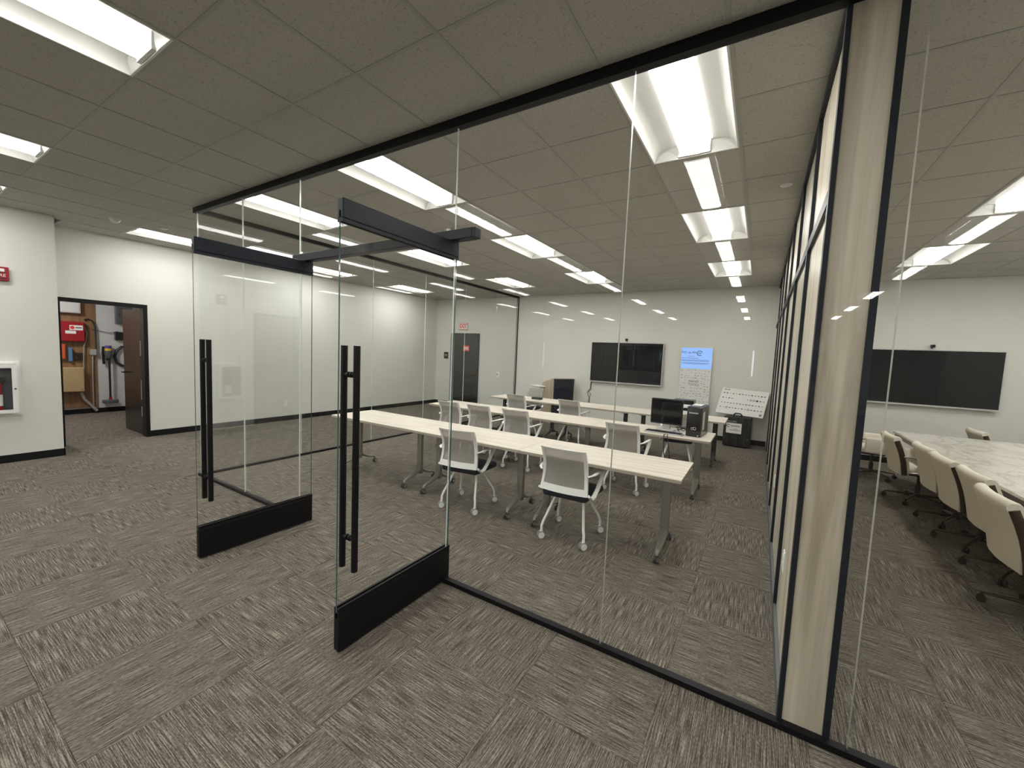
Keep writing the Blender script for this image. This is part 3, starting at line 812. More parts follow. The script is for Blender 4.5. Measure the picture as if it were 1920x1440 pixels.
# dark exit door in the back wall
ed = thing('door_4', 'dark glossy exit door in the white end wall of the corridor', 'door', (-7.29, YB, 0), kind='structure')
MB().box(-0.47, 0.47, -0.03, -0.002, 0.005, 2.13).build('door_leaf', 'dark_door', ed)
MB().box(-0.52, -0.47, -0.045, 0, 0, 2.18).box(0.47, 0.52, -0.045, 0, 0, 2.18).box(-0.47, 0.47, -0.045, 0, 2.13, 2.18).build('door_frame', 'black_metal', ed)
MB().cyl((0.40, -0.03, 1.02), (0.40, -0.08, 1.02), 0.013).cyl((0.40, -0.075, 1.02), (0.27, -0.075, 1.02), 0.010).build('door_handle', 'bronze', ed, smooth=40)
MB().box(-0.05, 0.17, -0.034, -0.030, 1.66, 1.82).build('painted_reflection', 'red_letters', ed)  # reflection of a lit sign in the glossy door, painted as a red panel
MB().box(-0.03, 0.15, -0.036, -0.034, 1.705, 1.73).box(-0.03, 0.15, -0.036, -0.034, 1.75, 1.775).build('painted_reflection_lines', 'paper', ed)  # pale lettering of the same painted reflection
es = thing('exit_sign', 'white EXIT sign with red letters above the dark door', 'exit sign', (-7.355, YB, 2.385))
MB().rbox(-0.16, 0.16, -0.05, 0, -0.10, 0.10, 0.008, 1).build('housing', 'white_plastic', es)
text_mb('EXIT', 0.125, face_my(0, -0.0515, 0) @ Matrix.Scale(1.35, 4, (0, 1, 0)), bold=0.005).build('letters', 'red_letters', es)
MB().box(-0.155, 0.155, -0.052, -0.05, 0.085, 0.096).box(-0.155, 0.155, -0.052, -0.05, -0.096, -0.085).box(-0.155, -0.145, -0.052, -0.05, -0.085, 0.085).box(0.145, 0.155, -0.052, -0.05, -0.085, 0.085).build('border', 'red_letters', es)
rs = thing('room_sign', 'small black room sign on the wall beside the exit door', 'sign', (-8.02, YB, 1.50))
MB().rbox(-0.085, 0.085, -0.01, 0, -0.10, 0.10, 0.004, 1).build('plate', 'sign_black', rs)
MB().box(-0.05, 0.05, -0.012, -0.0098, 0.01, 0.03).box(-0.05, 0.05, -0.012, -0.0098, -0.02, -0.008).build('raised_lines', 'silver', rs)
sw = thing('card_reader', 'small white switch plate on the corridor end wall', 'switch', (-6.08, YB, 1.035))
MB().rbox(-0.05, 0.05, -0.012, 0, -0.075, 0.075, 0.004, 1).build('cover_plate', 'white_plastic', sw)
MB().box(-0.03, -0.005, -0.017, -0.0115, -0.02, 0.02).build('toggle', 'dark_steel', sw)
ow = thing('wall_outlet', 'white wall outlet low on the long corridor wall', 'outlet', (XL, 2.65, 0.36))
MB().rbox(0, 0.008, -0.037, 0.037, -0.06, 0.06, 0.003, 1).build('cover_plate', 'white_plastic', ow)
MB().box(0.008, 0.011, -0.02, 0.02, 0.006, 0.04).box(0.008, 0.011, -0.02, 0.02, -0.04, -0.006).build('socket', 'fixture_white', ow)

# ------------------------------------------------------------------ lectern
lc = thing('lectern', 'pale wood lectern with dark front panel and white side shelf', 'lectern', (-3.95, 6.55, 0), math.radians(-32))
# local: front faces +x, wood flank faces -y
sl = [(0.0, 0.0), (0.0, 1.10), (-0.50, 0.965), (-0.50, 0.0)]
for y in (0.0, 0.60):
    MB().prism(sl, 1, y, y+0.022).build('side_panel', 'lectern_wood', lc)
MB().box(-0.018, 0.004, 0.022, 0.60, 0.05, 1.10).build('front_panel', 'navy_fabric', lc)
MB().add([(-0.5,0.022,0.955),(-0.5,0.60,0.955),(0.0,0.60,1.09),(0.0,0.022,1.09),(-0.5,0.022,0.935),(-0.5,0.60,0.935),(0.0,0.60,1.07),(0.0,0.022,1.07)],
         [(0,1,2,3),(4,7,6,5),(0,4,5,1),(1,5,6,2),(2,6,7,3),(3,7,4,0)]).build('reading_top', 'lectern_wood', lc)
MB().box(-0.48, -0.02, 0.022, 0.60, 0.45, 0.47).build('inner_shelf', 'lectern_wood', lc)
MB().box(0.004, 0.010, 0.0, 0.622, 1.085, 1.10).build('front_trim', 'silver', lc)
MB().rbox(-0.78, -0.34, -0.20, 0.0, 0.855, 0.88, 0.006, 1).build('side_shelf', 'white_plastic', lc)
MB().box(-0.62, -0.40, -0.03, 0.0, 0.78, 0.856).build('shelf_bracket', 'white_plastic', lc)

# ------------------------------------------------------------------ computer on the middle row
ZT = TH
mo = thing('monitor', 'square black computer monitor on a silver stand', 'monitor', (-0.755, 3.40, ZT), math.radians(-1))
MB().rbox(-0.195, 0.195, -0.085, -0.045, 0.085, 0.415, 0.008, 1).build('casing', 'monitor_black', mo)
MB().box(-0.18, 0.18, -0.087, -0.084, 0.105, 0.40).build('screen', 'screen_black', mo)
MB().rbox(-0.05, 0.05, -0.046, 0.0, 0.01, 0.20, 0.006, 1).build('neck', 'silver', mo)
MB().rbox(-0.11, 0.11, -0.12, 0.08, 0.0, 0.018, 0.006, 1).build('stand_base', 'silver', mo)
pc = thing('desktop_computer', 'black tower computer standing on the middle training table', 'computer', (-0.385, 3.36, ZT), math.radians(-4))
MB().rbox(-0.085, 0.085, -0.215, 0.215, 0.0, 0.365, 0.006, 1).build('case', 'pc_black', pc)
MB().rbox(-0.083, 0.083, -0.232, -0.214, 0.004, 0.36, 0.006, 2).build('front_panel', 'pc_black', pc, smooth=40)
MB().box(-0.06, 0.045, -0.2335, -0.231, 0.283, 0.297).build('drive_slot', 'silver', pc)
MB().ring((-0.012, -0.233, 0.10), 0.013, 0.0028, 1).ring((0.014, -0.233, 0.103), 0.016, 0.0028, 1).build('emblem', 'silver', pc, smooth=60)
MB().disc((0.055, -0.233, 0.02), 0.008, 1).build('power_button', 'silver', pc)
MB().box(0.085, 0.0862, -0.14, -0.03, 0.08, 0.30).build('side_sticker', 'paper', pc)
mk = MB()
for k in range(8): mk.box(0.0862, 0.0868, -0.12, -0.05, 0.10+k*0.024, 0.108+k*0.024)
mk.build('sticker_print', 'ink_soft', pc)
MB().rbox(-0.06, 0.05, -0.10, 0.10, 0.365, 0.375, 0.003, 1).build('top_papers', 'paper', pc)
kb = thing('keyboard', 'black computer keyboard with a pale palm edge', 'keyboard', (-0.735, 3.115, ZT), math.radians(-2))
MB().rbox(-0.225, 0.225, -0.075, 0.075, 0.0, 0.016, 0.004, 1).build('body', 'silver', kb)
km = MB()
for r in range(5):
    for c in range(20):
        km.box(-0.212+c*0.0214, -0.195+c*0.0214, -0.052+r*0.0235, -0.033+r*0.0235, 0.016, 0.023)
km.build('keys', 'monitor_black', kb)['kind'] = 'stuff'
cc = MB()
for k in range(4):
    pts = []
    for q in range(7):
        pts.append((-0.63+0.02*q+random.uniform(-0.02,0.02), 3.44+random.uniform(-0.06,0.06), ZT+0.008+0.012*k+random.uniform(0,0.02)))
    cc.tube(pts, 0.0055, 6)
tag(cc.build('cable_coil', 'dark_steel', smooth=60), 'tangle of black cables between the monitor and tower', 'cable')
dc = MB()
dc.tube([(-0.70, 3.032, ZT+0.006), (-0.70, 2.962, ZT+0.009), (-0.70, 2.945, ZT+0.004), (-0.698, 2.941, ZT-0.03), (-0.69, 2.940, 0.55), (-0.66, 3.02, 0.36), (-0.66, 3.10, 0.20)], 0.005, 6)
dc.tube([(-0.67, 3.030, ZT+0.006), (-0.66, 2.962, ZT+0.009), (-0.658, 2.945, ZT+0.004), (-0.655, 2.941, ZT-0.03), (-0.62, 2.942, 0.52), (-0.63, 3.05, 0.33), (-0.66, 3.10, 0.20)], 0.005, 6)
dco = dc.build('hanging_cable', 'dark_steel', smooth=60)
tag(dco, 'two black cables hanging over the table edge to a white plug', 'cable')
MB().rbox(-0.685, -0.635, 3.07, 3.12, 0.11, 0.20, 0.006, 1).build('plug', 'white_plastic', dco)
ph = thing('speakerphone', 'small flat black speaker box lying on the last training table', 'speaker', (-3.585, 5.08, ZT))
MB().rbox(-0.10, 0.10, -0.06, 0.06, 0.0, 0.045, 0.008, 2).build('body', 'monitor_black', ph)
MB().box(-0.085, 0.085, -0.0615, -0.0595, 0.008, 0.035).build('grille', 'dark_grey_fabric', ph)
pr = thing('label_printer', 'black and white desk printer behind the tower computer', 'printer', (-0.80, 5.06, ZT))
MB().rbox(-0.17, 0.17, -0.16, 0.16, 0.0, 0.20, 0.01, 1).build('body', 'white_plastic', pr)
MB().rbox(-0.175, 0.175, -0.165, 0.15, 0.10, 0.15, 0.006, 1).build('paper_slot', 'pc_black', pr)
MB().rbox(-0.16, 0.16, -0.12, 0.15, 0.20, 0.27, 0.01, 1).build('lid', 'pc_black', pr)

# ------------------------------------------------------------------ display poster with a lit blue head
po = thing('display_poster', 'tall white tool poster with bright blue header by the television', 'poster', (-0.955, YB-0.014, 0))
ang = 0.0
MB().box(-0.305, 0.305, -0.05, -0.03, 0.02, 1.94).build('board', 'paper', po)
MB().box(-0.20, 0.20, -0.24, -0.0, 0.0, 0.02).box(-0.02, 0.02, -0.03, 0.0, 0.02, 1.8).build('stand', 'dark_steel', po)
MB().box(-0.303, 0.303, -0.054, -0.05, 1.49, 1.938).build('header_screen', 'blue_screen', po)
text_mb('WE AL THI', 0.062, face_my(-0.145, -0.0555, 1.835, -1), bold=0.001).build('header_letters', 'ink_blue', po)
MB().ring((0.06, -0.0555, 1.825), 0.048, 0.008, 1, a0=0.3, a1=5.4).box(0.03, 0.09, -0.0565, -0.0545, 1.815, 1.832).build('header_logo', 'ink_blue', po, smooth=60)
hl = MB()
for z, a, b in ((1.755, -0.16, -0.04), (1.715, -0.29, 0.05), (1.675, -0.29, 0.25), (1.655, -0.29, 0.25), (1.615, -0.29, 0.25), (1.595, -0.26, 0.22)):
    hl.box(a, b, -0.0555, -0.0545, z-0.004, z+0.004)
hl.build('header_lines', 'ink_blue', po)
text_mb('HAND', 0.07, face_my(-0.02, -0.0515, 1.215)).build('title_letters', 'ink', po)
text_mb('TOOLS', 0.07, face_my(-0.02, -0.0515, 1.145)).build('title_letters', 'ink', po)
ic = MB(); random.seed(3)
for r in range(17):
    for c in range(9):
        x = -0.26+c*0.065+random.uniform(-0.015, 0.015); z = 1.45-r*0.055+random.uniform(-0.012, 0.012)
        if 1.10 < z < 1.27 and -0.16 < x < 0.13: continue
        if random.random() < 0.15: continue
        l, h_ = random.uniform(0.014, 0.05), random.uniform(0.004, 0.011); a = random.uniform(-0.7, 0.7)
        ca, sa = math.cos(a), math.sin(a)
        vs = [(x+p*l/2*ca-q*h_/2*sa, -0.0512, z+p*l/2*sa+q*h_/2*ca) for p, q in ((-1,-1),(1,-1),(1,1),(-1,1))]
        ic.add(vs, [(0,1,2,3)], random.choice((0, 1, 1)))
ic.build('tool_icons', ['ink', 'ink_soft'], po)['kind'] = 'stuff'

# ------------------------------------------------------------------ wheeled case with the parts board leaning on it
CY0, CY1 = 6.83, 7.13
cs = thing('equipment_case', 'black wheeled equipment case with a white label', 'case', (-0.065, (CY0+CY1)/2, 0), math.radians(-4))
MB().rbox(-0.235, 0.235, -0.15, 0.15, 0.02, 0.60, 0.03, 2).build('shell', 'case_black', cs, smooth=40)
rb = MB()
for x in (-0.15, 0.0, 0.15): rb.rbox(x-0.03, x+0.03, -0.16, 0.16, 0.03, 0.59, 0.008, 1)
rb.build('ribs', 'case_black', cs)
MB().tube([(-0.07, -0.10, 0.59), (-0.065, -0.12, 0.645), (-0.04, -0.125, 0.668), (0.04, -0.125, 0.668), (0.065, -0.12, 0.645), (0.07, -0.10, 0.59)], 0.014, 8).build('handle', 'case_black', cs, smooth=50)
MB().box(-0.18, 0.085, -0.1635, -0.158, 0.275, 0.475).build('label_card', 'paper', cs)
MB().ring((-0.145, -0.165, 0.42), 0.024, 0.006, 1, a0=0.5, a1=5.6).build('label_logo', 'ink', cs, smooth=60)
ll = MB()
for z, a, b, h_ in ((0.425, -0.105, 0.06, 0.009), (0.405, -0.105, 0.06, 0.003), (0.36, -0.05, 0.03, 0.005), (0.335, -0.12, 0.06, 0.006)):
    ll.box(a, b, -0.1645, -0.1630, z-h_, z+h_)
ll.build('label_lines', 'ink_soft', cs)
text_mb('PELICAN', 0.045, face_my(-0.09, -0.1615, 0.505)).build('case_letters', 'silver', cs)
for x in (-0.19, 0.19):
    MB().cyl((x-0.02, 0.13, 0.035), (x+0.02, 0.13, 0.035), 0.035, 16).build('wheel', 'caster_dark', cs, smooth=40)
lt = MB()
for x in (-0.2, 0.2): lt.rbox(x-0.025, x+0.025, -0.172, -0.15, 0.14, 0.2, 0.005, 1)
lt.build('latches', 'dark_steel', cs)

BL, BR_, TLc, TRc = Vector((-0.485, 7.02, 0.640)), Vector((0.345, 7.02, 0.602)), Vector((-0.40, 7.325, 1.125)), Vector((0.425, 7.325, 1.105))
bd = thing('parts_board', 'white board with rows of small parts leaning above the case', 'board', tuple((BL+BR_)/2))
ex = (BR_-BL).normalized(); L_ = (BR_-BL).length; eyv = ((TLc-BL)+(TRc-BR_))/2; Hh = eyv.length
nrm = ex.cross(eyv).normalized(); ey = nrm.cross(ex)*-1
ey = (eyv-ex*0).normalized()
def bp(u, v, d=0.0): return BL+ex*(u*L_)+eyv*v+nrm*d-(BL+BR_)/2
if nrm.y > 0: nrm = -nrm
def slab(u0, u1, v0, v1, d0, d1, mb, mi=0):
    vs = [bp(u, v, d) for d in (d0, d1) for u, v in ((u0,v0),(u1,v0),(u1,v1),(u0,v1))]
    mb.add(vs, [(0,1,2,3),(7,6,5,4),(0,4,5,1),(1,5,6,2),(2,6,7,3),(3,7,4,0)], mi); return mb
slab(0, 1, 0, 1, -0.006, 0.0, MB()).build('panel', 'paper', bd)
pm = MB(); random.seed(11)
rows = [(0.80, 14), (0.61, 14), (0.42, 14), (0.24, 14)]
for v, n in rows:
    for k in range(n):
        u = 0.07+0.86*k/(n-1)
        if v == 0.61 and 4 <= k <= 7: continue
        big = (v == 0.61 and k in (9, 10, 11)) or (v == 0.42 and k == 8) or (v == 0.24 and k in (2, 9))
        r = 0.022 if big else random.uniform(0.009, 0.014)
        if big and not (v == 0.61 and k == 11):
            for q in range(12):
                a0, a1 = 2*PI*q/12, 2*PI*(q+1)/12
                vs = [bp(u+rr*math.cos(a)/L_, v+rr*math.sin(a)/Hh, 0.001) for rr, a in ((r,a0),(r,a1),(r*0.6,a1),(r*0.6,a0))]
                pm.add(vs, [(0,1,2,3)])
        else:
            w_ = r*random.uniform(1.0, 1.9) if not big else r
            vs = [bp(u+w_*math.cos(2*PI*q/8)/L_, v+r*math.sin(2*PI*q/8)/Hh, 0.001) for q in range(8)]
            pm.add(vs, [tuple(range(8))], random.choice((0, 0, 1)))
pm.build('mounted_parts', ['ink', 'ink_soft'], bd)['kind'] = 'stuff'
tm = MB()
slab(0.05, 0.10, 0.925, 0.95, 0.0005, 0.0015, tm); slab(0.115, 0.17, 0.925, 0.95, 0.0005, 0.0015, tm)
slab(0.91, 0.965, 0.09, 0.12, 0.0005, 0.0015, tm); slab(0.915, 0.96, 0.05, 0.075, 0.0005, 0.0015, tm)
tm.build('board_print', 'ink', bd)

# ------------------------------------------------------------------ projecting wall: alarm and extinguisher cabinet
al = thing('fire_alarm_strobe', 'red fire alarm strobe on the projecting white wall', 'alarm', (XC, -1.195, 2.365))
MB().rbox(0, 0.045, -0.07, 0.07, -0.085, 0.085, 0.006, 1).build('housing', 'red_paint', al)
MB().rbox(0.045, 0.065, -0.035, 0.035, 0.02, 0.06, 0.006, 1).build('flash_lens', 'white_plastic', al)
MB().box(0.045, 0.0465, -0.05, 0.05, -0.062, -0.05).build('sound_slot', 'sign_black', al)
text_mb('FIRE', 0.05, face_px(0.0465, 0.0, -0.02)).build('letters', 'paper', al)
ca = thing('extinguisher_cabinet', 'white framed extinguisher cabinet with a glass door', 'cabinet', (XC, -1.31, 0.95))
z0, z1, w = -0.345, 0.345, 0.24
MB().box(0, 0.004, -w+0.05, w-0.05, z0+0.06, z1-0.06).build('back_plate', 'grey_box', ca)
MB().box(0, 0.022, -w, -w+0.035, z0, z1).box(0, 0.022, w-0.035, w, z0, z1).box(0, 0.022, -w+0.035, w-0.035, z0, z0+0.035).box(0, 0.022, -w+0.035, w-0.035, z1-0.035, z1).build('frame', 'white_plastic', ca)
dr = MB()
a, b = w-0.04, w-0.085
dr.box(0.10, 0.115, -a, -b, z0+0.04, z1-0.04).box(0.10, 0.115, b, a, z0+0.04, z1-0.04).box(0.10, 0.115, -b, b, z0+0.04, z0+0.085).box(0.10, 0.115, -b, b, z1-0.085, z1-0.04)
dr.box(0.022, 0.10, -a, -a+0.01, z0+0.04, z1-0.04).box(0.022, 0.10, a-0.01, a, z0+0.04, z1-0.04).box(0.022, 0.10, -a+0.01, a-0.01, z0+0.04, z0+0.05).box(0.022, 0.10, -a+0.01, a-0.01, z1-0.05, z1-0.04)
dro = dr.build('door_frame', 'white_plastic', ca)
MB().pane(0.104, 0.110, -b, b, z0+0.085, z1-0.085, 0).build('glass', ['clear_glass', 'glass_edge'], dro)
MB().cyl((0.115, 0.178, 0.0), (0.125, 0.178, 0.0), 0.009).build('knob', 'bronze', dro, smooth=40)
fe = thing('fire_extinguisher', 'red fire extinguisher inside the glass fronted cabinet', 'extinguisher', (XC+0.055, -1.27, 0.66))
MB().tube([(0,0,0), (0,0,0.02), (0,0,0.30), (0,0,0.35), (0,0,0.38)], [0.04, 0.044, 0.044, 0.035, 0.015], 18).build('cylinder', 'red_paint', fe, smooth=50)
MB().tube([(0,0,0.08), (0,0,0.22)], [0.0448, 0.0448], 18, caps=False).build('label_band', 'paper', fe, smooth=50)
MB().rbox(-0.012, 0.012, -0.03, 0.06, 0.38, 0.41, 0.004, 1).rbox(-0.01, 0.01, -0.02, 0.08, 0.425, 0.437, 0.003, 1).build('valve', 'dark_steel', fe)
MB().tube([(0.0,-0.03,0.39), (0.0,-0.07,0.34), (0.0,-0.06,0.2)], 0.008, 8).build('hose', 'dark_steel', fe, smooth=50)

# ------------------------------------------------------------------ service room behind the open doorway
XS = -11.85
for nm_, bx_, lb_ in (('wall_service', (XS-0.12, XS, -1.6, 2.2, 0, TOP), 'worn white back wall of the service room'), ('wall_service_side', (XS, XL-0.14, -1.7, -1.6, 0, TOP), 'hidden white side wall of the service room'),
                     ('wall_service_end', (XS, XL-0.14, 2.1, 2.2, 0, TOP), 'white end wall of the service room behind the open leaf'), ('ceiling_service', (XS, XL-0.14, -1.6, 2.1, 2.95, 3.05), 'plain white ceiling of the service room')):
    struct(MB().box(*bx_).build(nm_, 'closet_white'), lb_, nm_.split('_')[0])
MB().box(XS, XS+0.012, -1.6, 2.1, 0, 0.10).build('baseboard', 'black_base', bpy.data.objects['wall_service'])
sl_ = thing('added_service_lamp', 'added unseen lamp on the service room ceiling', 'lamp', (-10.4, -0.9, 2.95))  # unseen lamp, added to brighten the service room
MB().cyl((0,0,0), (0,0,-0.02), 0.16, 24).build('base_plate', 'fixture_white', sl_, smooth=40)
MB().tube([(0,0,-0.02), (0,0,-0.05), (0,0,-0.075)], [0.15, 0.13, 0.06], 24).build('diffuser', 'added_closet_lamp', sl_, smooth=60)
# doorway frame and the leaf swung into the service room
d5 = thing('door_5', 'dark bronze service door swung open inside its black frame', 'door', (XL, DY1, 0), kind='structure')
MB().box(-0.15, 0.012, -0.055, 0.0, 0, DZ).box(-0.15, 0.012, DY0-DY1, DY0-DY1+0.03, 0, DZ).box(-0.15, 0.012, DY0-DY1+0.03, -0.055, DZ-0.055, DZ).build('door_frame', 'black_metal', d5)
lf = MB().box(-1.06, -0.16, -0.03, 0.015, 0.01, DZ-0.06)
lf.build('door_leaf', 'dark_bronze', d5)
for z in (0.25, 1.10, 1.95):
    MB().cyl((-0.155, -0.045, z-0.06), (-0.155, -0.045, z+0.06), 0.009, 10).build('hinge', 'chrome', d5, smooth=40)
for z0_, z1_ in ((0.33, 0.5), (0.62, 0.95), (1.35, 1.60)):
    MB().box(-0.148, -0.140, -0.0625, -0.055, z0_, z1_).build('seal_strip', 'silver', d5)
MB().cyl((-0.97, -0.03, 1.03), (-0.97, -0.09, 1.03), 0.013).cyl((-0.97, -0.085, 1.03), (-0.85, -0.085, 1.03), 0.010).build('door_handle', 'dark_steel', d5, smooth=40)

def sv(u, v, x=XS): return onx(u, v, x)
def s_rect(u0, v0, u1, v1, x=XS): a, b = sv(u0, v0, x), sv(u1, v1, x); return a.y, b.y, b.z, a.z     # y0,y1,z0,z1
y0, y1, z0, z1 = s_rect(100, 545, 184, 768)
pl = MB().box(XS+0.001, XS+0.02, -0.9, y1, max(z0, 0.13), z1+0.15).build('plywood_backboard', 'plywood')
tag(pl, 'brown plywood backboard fixed to the service room wall', 'board')
XP = XS+0.02
y0, y1, z0, z1 = s_rect(100, 560, 149, 588, XP)
t = thing('white_enclosure', 'pale metal enclosure high on the plywood backboard', 'panel', (XP, y1-0.22, (z0+z1)/2)); h = (z1-z0)/2
MB().rbox(0, 0.10, -0.22, 0.22, -h, h+0.12, 0.006, 1).build('body', 'closet_white', t)
MB().rbox(0.10, 0.108, -0.2, 0.2, -h+0.02, h+0.10, 0.004, 1).build('door', 'closet_white', t)
y0, y1, z0, z1 = s_rect(100, 601, 157, 641, XP)
t = thing('alarm_control_box', 'red alarm control panel with white stickers on the plywood', 'panel', (XP, y1-0.24, (z0+z1)/2)); h = (z1-z0)/2
MB().rbox(0, 0.11, -0.24, 0.24, -h, h, 0.006, 1).build('body', 'red_paint', t)
MB().rbox(0.11, 0.118, -0.23, 0.23, -h+0.01, h-0.01, 0.004, 1).build('door', 'red_paint', t)
MB().box(0.118, 0.1195, 0.02, 0.21, h-0.17, h-0.07).box(0.118, 0.1195, -0.04, 0.11, h-0.245, h-0.185).build('sticker', 'paper', t)
MB().disc((0.1202, 0.06, h-0.12), 0.034, 0).build('sticker_logo', 'red_letters', t)
MB().box(0.1195, 0.1205, 0.105, 0.195, h-0.13, h-0.11).build('sticker_print', 'ink', t)
y0, y1, z0, z1 = s_rect(112, 645, 122, 673, XP)
t = thing('junction_box', 'small orange box below the red alarm panel', 'box', (XP, (y0+y1)/2, (z0+z1)/2))
MB().rbox(0, 0.07, -abs(y1-y0)/2, abs(y1-y0)/2, -(z1-z0)/2, (z1-z0)/2, 0.004, 1).build('body', 'orange_plastic', t)
MB().rbox(0.07, 0.076, -abs(y1-y0)/2+0.008, abs(y1-y0)/2-0.008, -(z1-z0)/2+0.01, (z1-z0)/2-0.01, 0.003, 1).build('lid', 'orange_plastic', t)
y0, y1, z0, z1 = s_rect(127, 652, 135, 677, XP)
t = thing('junction_box', 'small blue box below the red alarm panel', 'box', (XP, (y0+y1)/2, (z0+z1)/2))
MB().rbox(0, 0.07, -abs(y1-y0)/2, abs(y1-y0)/2, -(z1-z0)/2, (z1-z0)/2, 0.004, 1).build('body', 'blue_plastic', t)
MB().rbox(0.07, 0.076, -abs(y1-y0)/2+0.008, abs(y1-y0)/2-0.008, -(z1-z0)/2+0.01, (z1-z0)/2-0.01, 0.003, 1).build('lid', 'blue_plastic', t)
y0, y1, z0, z1 = s_rect(140, 660, 155, 677, XP)
t = thing('terminal_block', 'brown terminal block beside the small blue box', 'box', (XP, (y0+y1)/2, (z0+z1)/2))
for q in (-1, 1): MB().rbox(0, 0.05, -0.06, 0.06, q*0.045-0.032, q*0.045+0.032, 0.004, 1).build('block', 'bronze', t)
y0, y1, z0, z1 = s_rect(100, 689, 156, 733, XP)
t = thing('tan_enclosure', 'tan metal enclosure low on the plywood backboard', 'panel', (XP, y1-0.24, (z0+z1)/2)); h = (z1-z0)/2
MB().rbox(0, 0.13, -0.24, 0.24, -h, h, 0.005, 1).build('body', 'tan_board', t)
MB().rbox(0.13, 0.138, -0.232, 0.232, -h+0.008, h-0.008, 0.004, 1).build('cover', 'tan_board', t)
MB().disc((0.1385, 0.20, -h+0.04), 0.008, 0).build('lock', 'dark_steel', t)
y0, y1, z0, z1 = s_rect(168, 654, 179, 666, XP)
t = thing('outlet_box', 'small metal outlet box on the plywood edge', 'box', (XP, (y0+y1)/2, (z0+z1)/2))
MB().rbox(0, 0.06, -0.05, 0.05, -0.05, 0.05, 0.004, 1).build('body', 'conduit', t)
MB().rbox(0.06, 0.064, -0.045, 0.045, -0.06, 0.06, 0.003, 1).build('cover_plate', 'silver', t)
def wire(name, lab, uvs, r, mat, x=XP+0.03, cat='cable'):
    tag(MB().tube([sv(u, v, x) for u, v in uvs], r, 6).build(name, mat, smooth=60), lab, cat)
wire('wall_cable', 'black cable arching over the plywood from the red panel', [(158, 600), (165, 598), (173, 602), (178, 612), (179, 630), (180, 655)], 0.014, 'dark_steel')
wire('wall_conduit', 'thin metal conduit running down the plywood below its outlet box', [(174, 666), (174, 700), (175, 735), (176, 764)], 0.010, 'conduit', cat='pipe')
wire('wall_cable', 'pale cable looping down beside the red panel', [(157, 612), (163, 625), (161, 638), (157, 650), (157, 690)], 0.010, 'conduit', XP+0.05)
wire('drain_pipe', 'thick diagonal conduit below the tan enclosure', [(152, 735), (158, 748), (174, 763), (182, 770)], 0.032, 'conduit', XP+0.05, cat='pipe')
wire('wall_cable', 'black loop of hose hanging on the service room wall', [(238, 651), (228, 650), (218, 658), (215, 668), (219, 680), (228, 685), (240, 687)], 0.028, 'dark_steel', XS+0.04)
wire('wall_cable', 'thin grey cable sagging across the service room wall', [(170, 617), (190, 621), (205, 624), (222, 621)], 0.006, 'grey_box', XS+0.03)
y0, y1, z0, z1 = s_rect(214, 570, 233, 608)
t = thing('electrical_panel', 'grey electrical panel high on the service room wall', 'panel', (XS, (y0+y1)/2+0.06, (z0+z1)/2)); h = (z1-z0)/2; w = abs(y1-y0)/2+0.06
MB().rbox(0, 0.10, -w, w, -h, h, 0.005, 1).build('body', 'grey_box', t)
MB().rbox(0.10, 0.108, -w+0.02, w-0.02, -h+0.02, h-0.02, 0.004, 1).build('door', 'grey_box', t)
MB().box(0.108, 0.118, -w+0.035, -w+0.055, -0.05, 0.0).build('latch', 'dark_steel', t)
y0, y1, z0, z1 = s_rect(213, 622, 233, 638)
t = thing('black_enclosure', 'small black box below the grey electrical panel', 'box', (XS, (y0+y1)/2+0.04, (z0+z1)/2)); h = (z1-z0)/2
MB().rbox(0, 0.09, -0.12, 0.12, -h, h, 0.005, 1).build('body', 'pc_black', t)
MB().rbox(0.09, 0.096, -0.11, 0.11, -h+0.01, h-0.01, 0.003, 1).build('lid', 'monitor_black', t)
# stick vacuum hanging on the wall
vtop, vbot = sv(203, 648, XS+0.08), sv(208, 756, XS+0.08)
vy = (vtop.y+vbot.y)/2
vc = thing('stick_vacuum', 'grey and violet stick vacuum hung on the service room wall', 'vacuum', (XS+0.09, vy, 0.0))
zt = vtop.z
MB().tube([(0,0,zt-0.27), (0,0.0,zt-0.6), (0,0.0,0.34)], 0.019, 12).build('wand', 'monitor_black', vc, smooth=50)
MB().tube([(0,-0.01,zt), (0,-0.01,zt-0.05), (0,-0.01,zt-0.06)], [0.052, 0.056, 0.05], 18).build('filter_cap', 'violet_plastic', vc, smooth=50)
MB().tube([(0,-0.01,zt-0.06), (0,-0.01,zt-0.11)], [0.055, 0.055], 18).build('cyclone', 'yellow_plastic', vc, smooth=50)
MB().tube([(0,-0.005,zt-0.11), (0,-0.005,zt-0.25), (0,0,zt-0.28)], [0.058, 0.052, 0.025], 18).build('dust_bin', 'grey_box', vc, smooth=50)
MB().tube([(-0.03,-0.08,zt-0.02), (-0.03,-0.09,zt-0.15), (-0.03,-0.08,zt-0.40)], 0.022, 10).build('handle', 'pc_black', vc, smooth=50)
MB().rbox(-0.05, 0.05, -0.125, 0.125, 0.20, 0.275, 0.015, 2).build('floor_head', 'grey_box', vc, smooth=40)
MB().tube([(0,0,0.34), (0,0,0.265)], [0.024, 0.03], 12).build('neck_joint', 'red_paint', vc, smooth=50)
MB().box(-0.09, -0.03, -0.03, 0.03, zt-0.32, zt-0.20).build('wall_dock', 'pc_black', vc)

